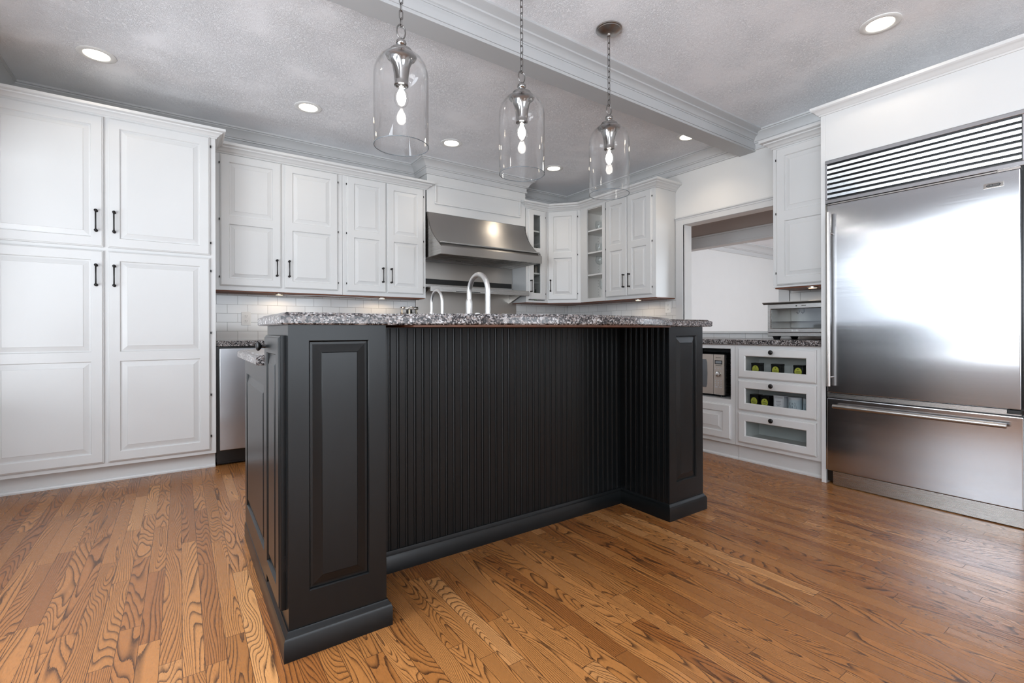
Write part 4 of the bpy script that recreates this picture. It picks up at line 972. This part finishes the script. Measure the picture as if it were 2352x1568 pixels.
s2 = GSH[0] + 0.0095
t = thing('white_carton', (3.425, 4.52, s2), 'tall white rounded container with a red mark on the second shelf', 'container')
rbox(0.048, 0.05, 0.125, 0.016, c=(3.425, 4.52, s2)).build('body', M['plastic_white'], t)
MB().box(3.437, 4.4935, s2 + 0.055, 3.442, 4.4945, s2 + 0.078).build('mark', P('red_mark', (170, 50, 50), 0.5, noise=0.05, nscale=10), t)
bottle('jar', 3.505, 4.53, s2, [(0.022, 0), (0.023, 0.003), (0.023, 0.06), (0.018, 0.068), (0.018, 0.085)], P('grey_jar', (120, 114, 108), 0.25, noise=0.2, nscale=40), 'small grey jar beside the white container on the second shelf', 'jar', (('lid', [(0.019, 0.0855), (0.0195, 0.10), (0.004, 0.101)], M['blackmetal']),))
s3 = GSH[1] + 0.0095
bottle('pill_bottle', 3.412, 4.52, s3, [(0.017, 0), (0.018, 0.003), (0.018, 0.085), (0.010, 0.095)], M['plastic_white'], 'white pill bottle on the third shelf of the glass cabinet', 'bottle', (('cap', [(0.012, 0.0955), (0.012, 0.11), (0.002, 0.111)], M['plastic_white']),))
bottle('jar', 3.452, 4.53, s3, [(0.013, 0), (0.014, 0.002), (0.014, 0.05), (0.009, 0.06)], M['tinwhite'], 'tiny pale vial between pill bottle and dark jar on the third shelf', 'jar')
bottle('jar', 3.502, 4.53, s3, [(0.025, 0), (0.026, 0.003), (0.026, 0.042), (0.022, 0.048)], P('charcoal_jar', (72, 70, 70), 0.3, noise=0.1, nscale=20), 'low dark jar on the third shelf of the glass cabinet', 'jar', (('lid', [(0.026, 0.0485), (0.0265, 0.06), (0.004, 0.061)], M['blackmetal']),))

# ------------------------------------------------------------------ stemware in the open shelf unit
def glass_obj(name, x, y, z, prof, label, cat='glass', grp=None, stem=None):
    t = thing(name, (x, y, z), label, cat, grp)
    MB().lathe(prof, (x, y, z), n=28, closed=True).build('bowl', M['wine'], t, smooth=50)
    if stem: MB().lathe(stem, (x, y, z), n=24).build('stem', M['wine'], t, smooth=50)
    return t
def tumbler(h, r): return [(r * 0.7, 0.001), (r * 0.95, h * 0.3), (r, h * 0.6), (r * 0.9, h), (r * 0.9 - 0.0015, h), (r - 0.002, h * 0.6), (r * 0.93 - 0.002, h * 0.3), (r * 0.65, 0.008)]
def wine_bowl(z0, h, r): return [(0.005, z0), (r * 0.6, z0 + h * 0.12), (r * 0.95, z0 + h * 0.38), (r, z0 + h * 0.55), (r * 0.78, z0 + h), (r * 0.78 - 0.0012, z0 + h), (r - 0.0016, z0 + h * 0.55), (r * 0.93, z0 + h * 0.38), (r * 0.57, z0 + h * 0.14), (0.004, z0 + 0.006)]
def stem_p(z0): return [(0.034, 0.0005), (0.034, 0.002), (0.012, 0.006), (0.0042, 0.014), (0.0036, z0 * 0.6), (0.0045, z0 - 0.004), (0.005, z0)]
z1, z2, z3 = [q + 0.0095 for q in OSH]
glass_obj('stemless_glass', 3.965, 3.925, z3, tumbler(0.105, 0.046), 'stemless wine glass on the top shelf, left one', 'glass')
glass_obj('stemless_glass', 3.965, 3.815, z3, tumbler(0.105, 0.046), 'stemless wine glass on the top shelf, right one by the frame', 'glass')
glass_obj('stemless_glass', 3.965, 3.925, z2, tumbler(0.105, 0.046), 'stemless wine glass on the middle shelf, left one', 'glass')
glass_obj('stemless_glass', 3.965, 3.815, z2, tumbler(0.105, 0.046), 'stemless wine glass on the middle shelf, right one by the frame', 'glass')
for y, lb in ((3.925, 'big round-bowled wine glass with tall stem standing on the lower shelf, left'), (3.815, 'big round-bowled wine glass half hidden by the cabinet frame')):
    g = glass_obj('wine_glass', 3.97, y, z1, wine_bowl(0.108, 0.105, 0.05), lb, 'glass', None, stem_p(0.108))
glass_obj('goblet', 3.96, 3.875, 1.371, wine_bowl(0.10, 0.105, 0.036), 'slender cut crystal goblet on the bottom of the shelf unit', 'glass', None, stem_p(0.10))

# ------------------------------------------------------------------ toaster oven
t = thing('toaster_oven', (3.88, 1.65, 0.931), 'stainless toaster oven on the granite worktop beside the refrigerator', 'toaster oven')
tx, ty0, ty1, tz0, tz1 = 3.70, 1.425, 1.875, 0.955, 1.20
sh = MB(); th = 0.012
sh.box(tx + 0.012, ty0, tz0, tx + 0.36, ty1, tz0 + 0.03); sh.box(tx + 0.012, ty0, tz1 - th, tx + 0.36, ty1, tz1); sh.box(tx + 0.012, ty0, tz0 + 0.03, tx + 0.36, ty0 + th, tz1 - th); sh.box(tx + 0.012, ty1 - th, tz0 + 0.03, tx + 0.36, ty1, tz1 - th); sh.box(tx + 0.345, ty0 + th, tz0 + 0.03, tx + 0.36, ty1 - th, tz1 - th)
sh.build('body', M['nickel'], t, bevel=0.003)
MB().box(tx, ty0, tz0, tx + 0.0115, ty1, tz0 + 0.026).build('lower_band', M['steel'], t, bevel=0.003)
dw = ty1 - ty0; dh = tz1 - (tz0 + 0.029)
dr = door_mb(dw, dh, 0.014, [('glass', 0.022, dw - 0.022, 0.028, dh - 0.036)], lip=0.003).map(frame((tx + 0.012, ty1, tz0 + 0.029), RIGHTRUN)).build('door', M['steel'], t); weld(dr)
MB().box(tx + 0.004, ty0 + 0.028, tz0 + 0.063, tx + 0.007, ty1 - 0.028, tz1 - 0.042).build('window', M['dglass'], dr)
MB().prism([(tx - 0.034, tz1 + 0.006), (tx - 0.034, tz1 + 0.012), (tx - 0.004, tz1 + 0.014), (tx + 0.03, tz1 + 0.012), (tx + 0.03, tz1 + 0.001), (tx - 0.004, tz1 + 0.001), (tx - 0.012, tz1 - 0.006)], lambda a, b, d: (a, d, b), ty0 - 0.008, ty1 + 0.024).build('handle', M['nickel'], dr, bevel=0.002)
text_mesh('lettering', 'Breville', 0.016, (tx - 0.0025, 1.675, tz0 + 0.042), (0, -1, 0), (0, 0, 1), M['plastic_white'], dr, 0.0004)
MB().box(tx - 0.0022, 1.66, tz1 - 0.024, tx - 0.0015, 1.67, tz1 - 0.017).box(tx - 0.0022, 1.60, tz1 - 0.022, tx - 0.0015, 1.63, tz1 - 0.018).build('icons', M['ink'], dr)
rk = MB()
rk.cyl((tx + 0.03, ty0 + 0.014, 1.065), (tx + 0.03, ty1 - 0.014, 1.065), 0.0025, n=8).cyl((tx + 0.30, ty0 + 0.014, 1.065), (tx + 0.30, ty1 - 0.014, 1.065), 0.0025, n=8)
for k in range(14): y = ty0 + 0.03 + k * 0.03; rk.cyl((tx + 0.03, y, 1.065), (tx + 0.30, y, 1.065), 0.0014, n=6)
rk.build('wire_rack', M['rack_chrome'], t, smooth=60)
for y in (1.70, 1.735): MB().tube([(tx + 0.2, y, 1.17), (tx + 0.2, y, 1.14), (tx + 0.2, y + 0.01, 1.13), (tx + 0.2, y + 0.02, 1.14)], 0.004, n=8).build('heating_element', M['blackmetal'], t, smooth=60)
for z in (1.03, 1.068, 1.105): MB().lathe([(0.014, 0), (0.013, 0.012), (0.008, 0.016), (0.002, 0.017)], (1.53, 0, 0), n=16, axis='y').map(lambda x, y, zz_, z=z: (tx + 0.10 + zz_, 1.47 + y, z + x - 1.53)).build('knob', M['black'], t, smooth=40)
for x in (tx + 0.04, tx + 0.32):
    for y in (ty0 + 0.05, ty1 - 0.05): MB().lathe([(0.02, 0.931), (0.024, 0.94), (0.03, 0.955)], (x, y, 0), n=18).build('foot', M['black'], t, smooth=40)

# ------------------------------------------------------------------ microwave
t = thing('microwave', (3.78, 2.40, 0.463), 'stainless microwave oven with dial, sitting in the base cabinet bay', 'microwave')
mx, my0, my1, mz0, mz1 = 3.545, 2.140, 2.655, 0.481, 0.809
MB().box(mx + 0.02, my0, mz0, mx + 0.36, my1, mz1).build('body', M['black'], t, bevel=0.004)
MB().box(mx + 0.03, my0 - 0.0015, mz0 + 0.01, mx + 0.35, my0 + 0.001, mz1 - 0.01).build('side_panel', M['steel'], t)
cp = MB().box(mx, my0, mz0 + 0.002, mx + 0.0195, 2.231, mz1 - 0.002).build('control_panel', M['steel_warm'], t, bevel=0.003)
dr = MB().box(mx, 2.234, mz0 + 0.002, mx + 0.0195, my1, mz1 - 0.002).build('door', M['steel_warm'], t, bevel=0.003)
MB().prism([(2.295, 0.765), (2.288, 0.74), (2.284, 0.65), (2.288, 0.56), (2.295, 0.535), (2.63, 0.535), (2.63, 0.765)], lambda a, b, d: (d, a, b), mx - 0.002, mx + 0.004).build('window', P('mw_window', (96, 100, 104), 0.15, noise=0.05, nscale=10), dr, bevel=0.001)
MB().box(mx - 0.001, 2.153, 0.729, mx + 0.002, 2.219, 0.760).build('display', M['blackmetal'], cp)
MB().box(mx - 0.0018, 2.160, 0.735, mx - 0.0008, 2.212, 0.755).build('readout', M['screen'], cp)
text_mesh('lettering', 'Panasonic', 0.0115, (mx - 0.0008, 2.188, 0.782), (0, -1, 0), (0, 0, 1), M['ink'], cp, 0.0004)
MB().box(mx - 0.0006, 2.16, 0.7155, mx, 2.212, 0.719).build('caption', M['ink'], cp)
MB().lathe([(0.023, 0), (0.022, -0.012), (0.019, -0.016), (0.002, -0.017)], (mx, 2.188, 0.650), n=28, axis='x').build('dial', M['chrome'], cp, smooth=40)
bt = [(2.212, 0.694), (2.188, 0.694), (2.164, 0.694)] + [(y, z) for z in (0.598, 0.579, 0.560) for y in (2.212, 2.188, 2.164)]
for y, z in bt: MB().cyl((mx + 0.001, y, z), (mx - 0.002, y, z), 0.0045, n=12).build('button', M['tinwhite'], cp)
for y in (2.206, 2.170): MB().box(mx - 0.002, y - 0.012, 0.541, mx + 0.001, y + 0.012, 0.548).build('button', M['tinwhite'], cp, bevel=0.001)
for x in (mx + 0.06, mx + 0.30):
    for y in (my0 + 0.06, my1 - 0.06): MB().lathe([(0.014, 0.4635), (0.014, 0.481)], (x, y, 0), n=14).build('foot', M['black'], t)

# ------------------------------------------------------------------ tins in the glass drawers
def tea_tin(yc, z, label, w=0.064, h=0.082, lines=3):
    x = 3.575
    t = thing('tea_tin', (x, yc, z), label, 'tin')
    MB().box(x - w / 2, yc - w / 2, z + 0.0005, x + w / 2, yc + w / 2, z + h - 0.014).build('body', M['tinblack'], t, bevel=0.002)
    MB().box(x - w / 2 - 0.001, yc - w / 2 - 0.001, z + h - 0.0135, x + w / 2 + 0.001, yc + w / 2 + 0.001, z + h).build('lid', M['tinblack'], t, bevel=0.002)
    pts = [(yc + 0.024 * math.cos(2 * PI * i / 32), z + h * 0.44 + 0.029 * math.sin(2 * PI * i / 32)) for i in range(32)]
    lb = MB().prism(pts, lambda a, b, d: (d, a, b), x - w / 2 - 0.0016, x - w / 2 - 0.0002).build('label', M['yellow'], t)
    tx_ = MB()
    tx_.prism([(yc - 0.005, z + h * 0.44 + 0.014), (yc + 0.005, z + h * 0.44 + 0.014), (yc, z + h * 0.44 + 0.022)], lambda a, b, d: (d, a, b), x - w / 2 - 0.0022, x - w / 2 - 0.0014)
    for k, ln in enumerate((0.013, 0.016, 0.009)[:lines]):
        tx_.box(x - w / 2 - 0.0022, yc - ln, z + h * 0.44 + 0.001 - k * 0.008, x - w / 2 - 0.0014, yc + ln, z + h * 0.44 + 0.0035 - k * 0.008)
    tx_.build('print', M['ink'], lb)
zt = 0.642 + 0.0305; zm = 0.397 + 0.0305
tea_tin(1.886, zt, 'black tea tin with yellow oval label, leftmost in the top glass drawer')
tea_tin(1.739, zt, 'black tea tin with yellow oval label, middle of the top glass drawer')
tea_tin(1.585, zt, 'black tea tin with yellow oval label, rightmost in the top glass drawer')
zm_h = 0.086
tea_tin(1.897, zm, 'black tea tin with yellow oval label, leftmost in the middle glass drawer', h=0.088)
tea_tin(1.818, zm, 'black tea tin with yellow oval label, beside the pale box in the middle drawer', h=0.088)
t = thing('tea_box', (3.58, 1.719, zm), 'pale silvery tea box with a framed label in the middle glass drawer', 'box')
MB().box(3.545, 1.684, zm + 0.0005, 3.615, 1.754, zm + 0.085).build('body', M['tinwhite'], t, bevel=0.002)
MB().box(3.5435, 1.683, zm + 0.0855, 3.616, 1.755, zm + 0.100).build('lid', M['tinwhite'], t, bevel=0.002)
lb = MB().box(3.5435, 1.692, zm + 0.012, 3.5447, 1.746, zm + 0.076).build('label', M['paper'], t)
MB().box(3.5427, 1.702, zm + 0.056, 3.5437, 1.736, zm + 0.060).box(3.5427, 1.706, zm + 0.046, 3.5437, 1.732, zm + 0.049).box(3.5427, 1.700, zm + 0.036, 3.5437, 1.738, zm + 0.039).box(3.5427, 1.708, zm + 0.026, 3.5437, 1.730, zm + 0.029).build('print', P('grey_print', (150, 150, 156), 0.6, noise=0.05, nscale=30), lb)
def canister(yc, r, h, label):
    x = 3.60
    t = thing('tea_canister', (x, yc, zm), label, 'canister')
    bd = MB().lathe([(r, 0.0005), (r, h - 0.02)], (x, yc, zm), n=40).build('body', M['tinblue'], t, smooth=40)
    MB().lathe([(r + 0.001, h - 0.0195), (r + 0.001, h - 0.006), (r - 0.003, h - 0.002), (0.004, h)], (x, yc, zm), n=40).build('lid', M['tinwhite'], t, smooth=40)
    pr = MB()
    for a in (2.62, 2.82, 3.46, 3.66):
        pts = [(x + (r + 0.0006) * math.cos(a + 0.07 * math.sin(k * 0.8)), yc + (r + 0.0006) * math.sin(a + 0.07 * math.sin(k * 0.8)), zm + 0.012 + k * 0.006) for k in range(9)]
        pr.tube(pts, 0.0009, n=6)
    for k in range(4):
        a = 3.14; z = zm + 0.022 + k * 0.01
        pr.box(x - r - 0.0012, yc - 0.0035, z, x - r - 0.0002, yc + 0.0035, z + 0.0045)
    pr.build('print', P('blue_grey_print', (110, 122, 132), 0.6, noise=0.05, nscale=30), bd)
canister(1.630, 0.044, 0.098, 'round pale blue tea canister with scrolled print in the middle glass drawer')
canister(1.535, 0.040, 0.098, 'second round pale canister, cut off by the right edge of the middle drawer window')
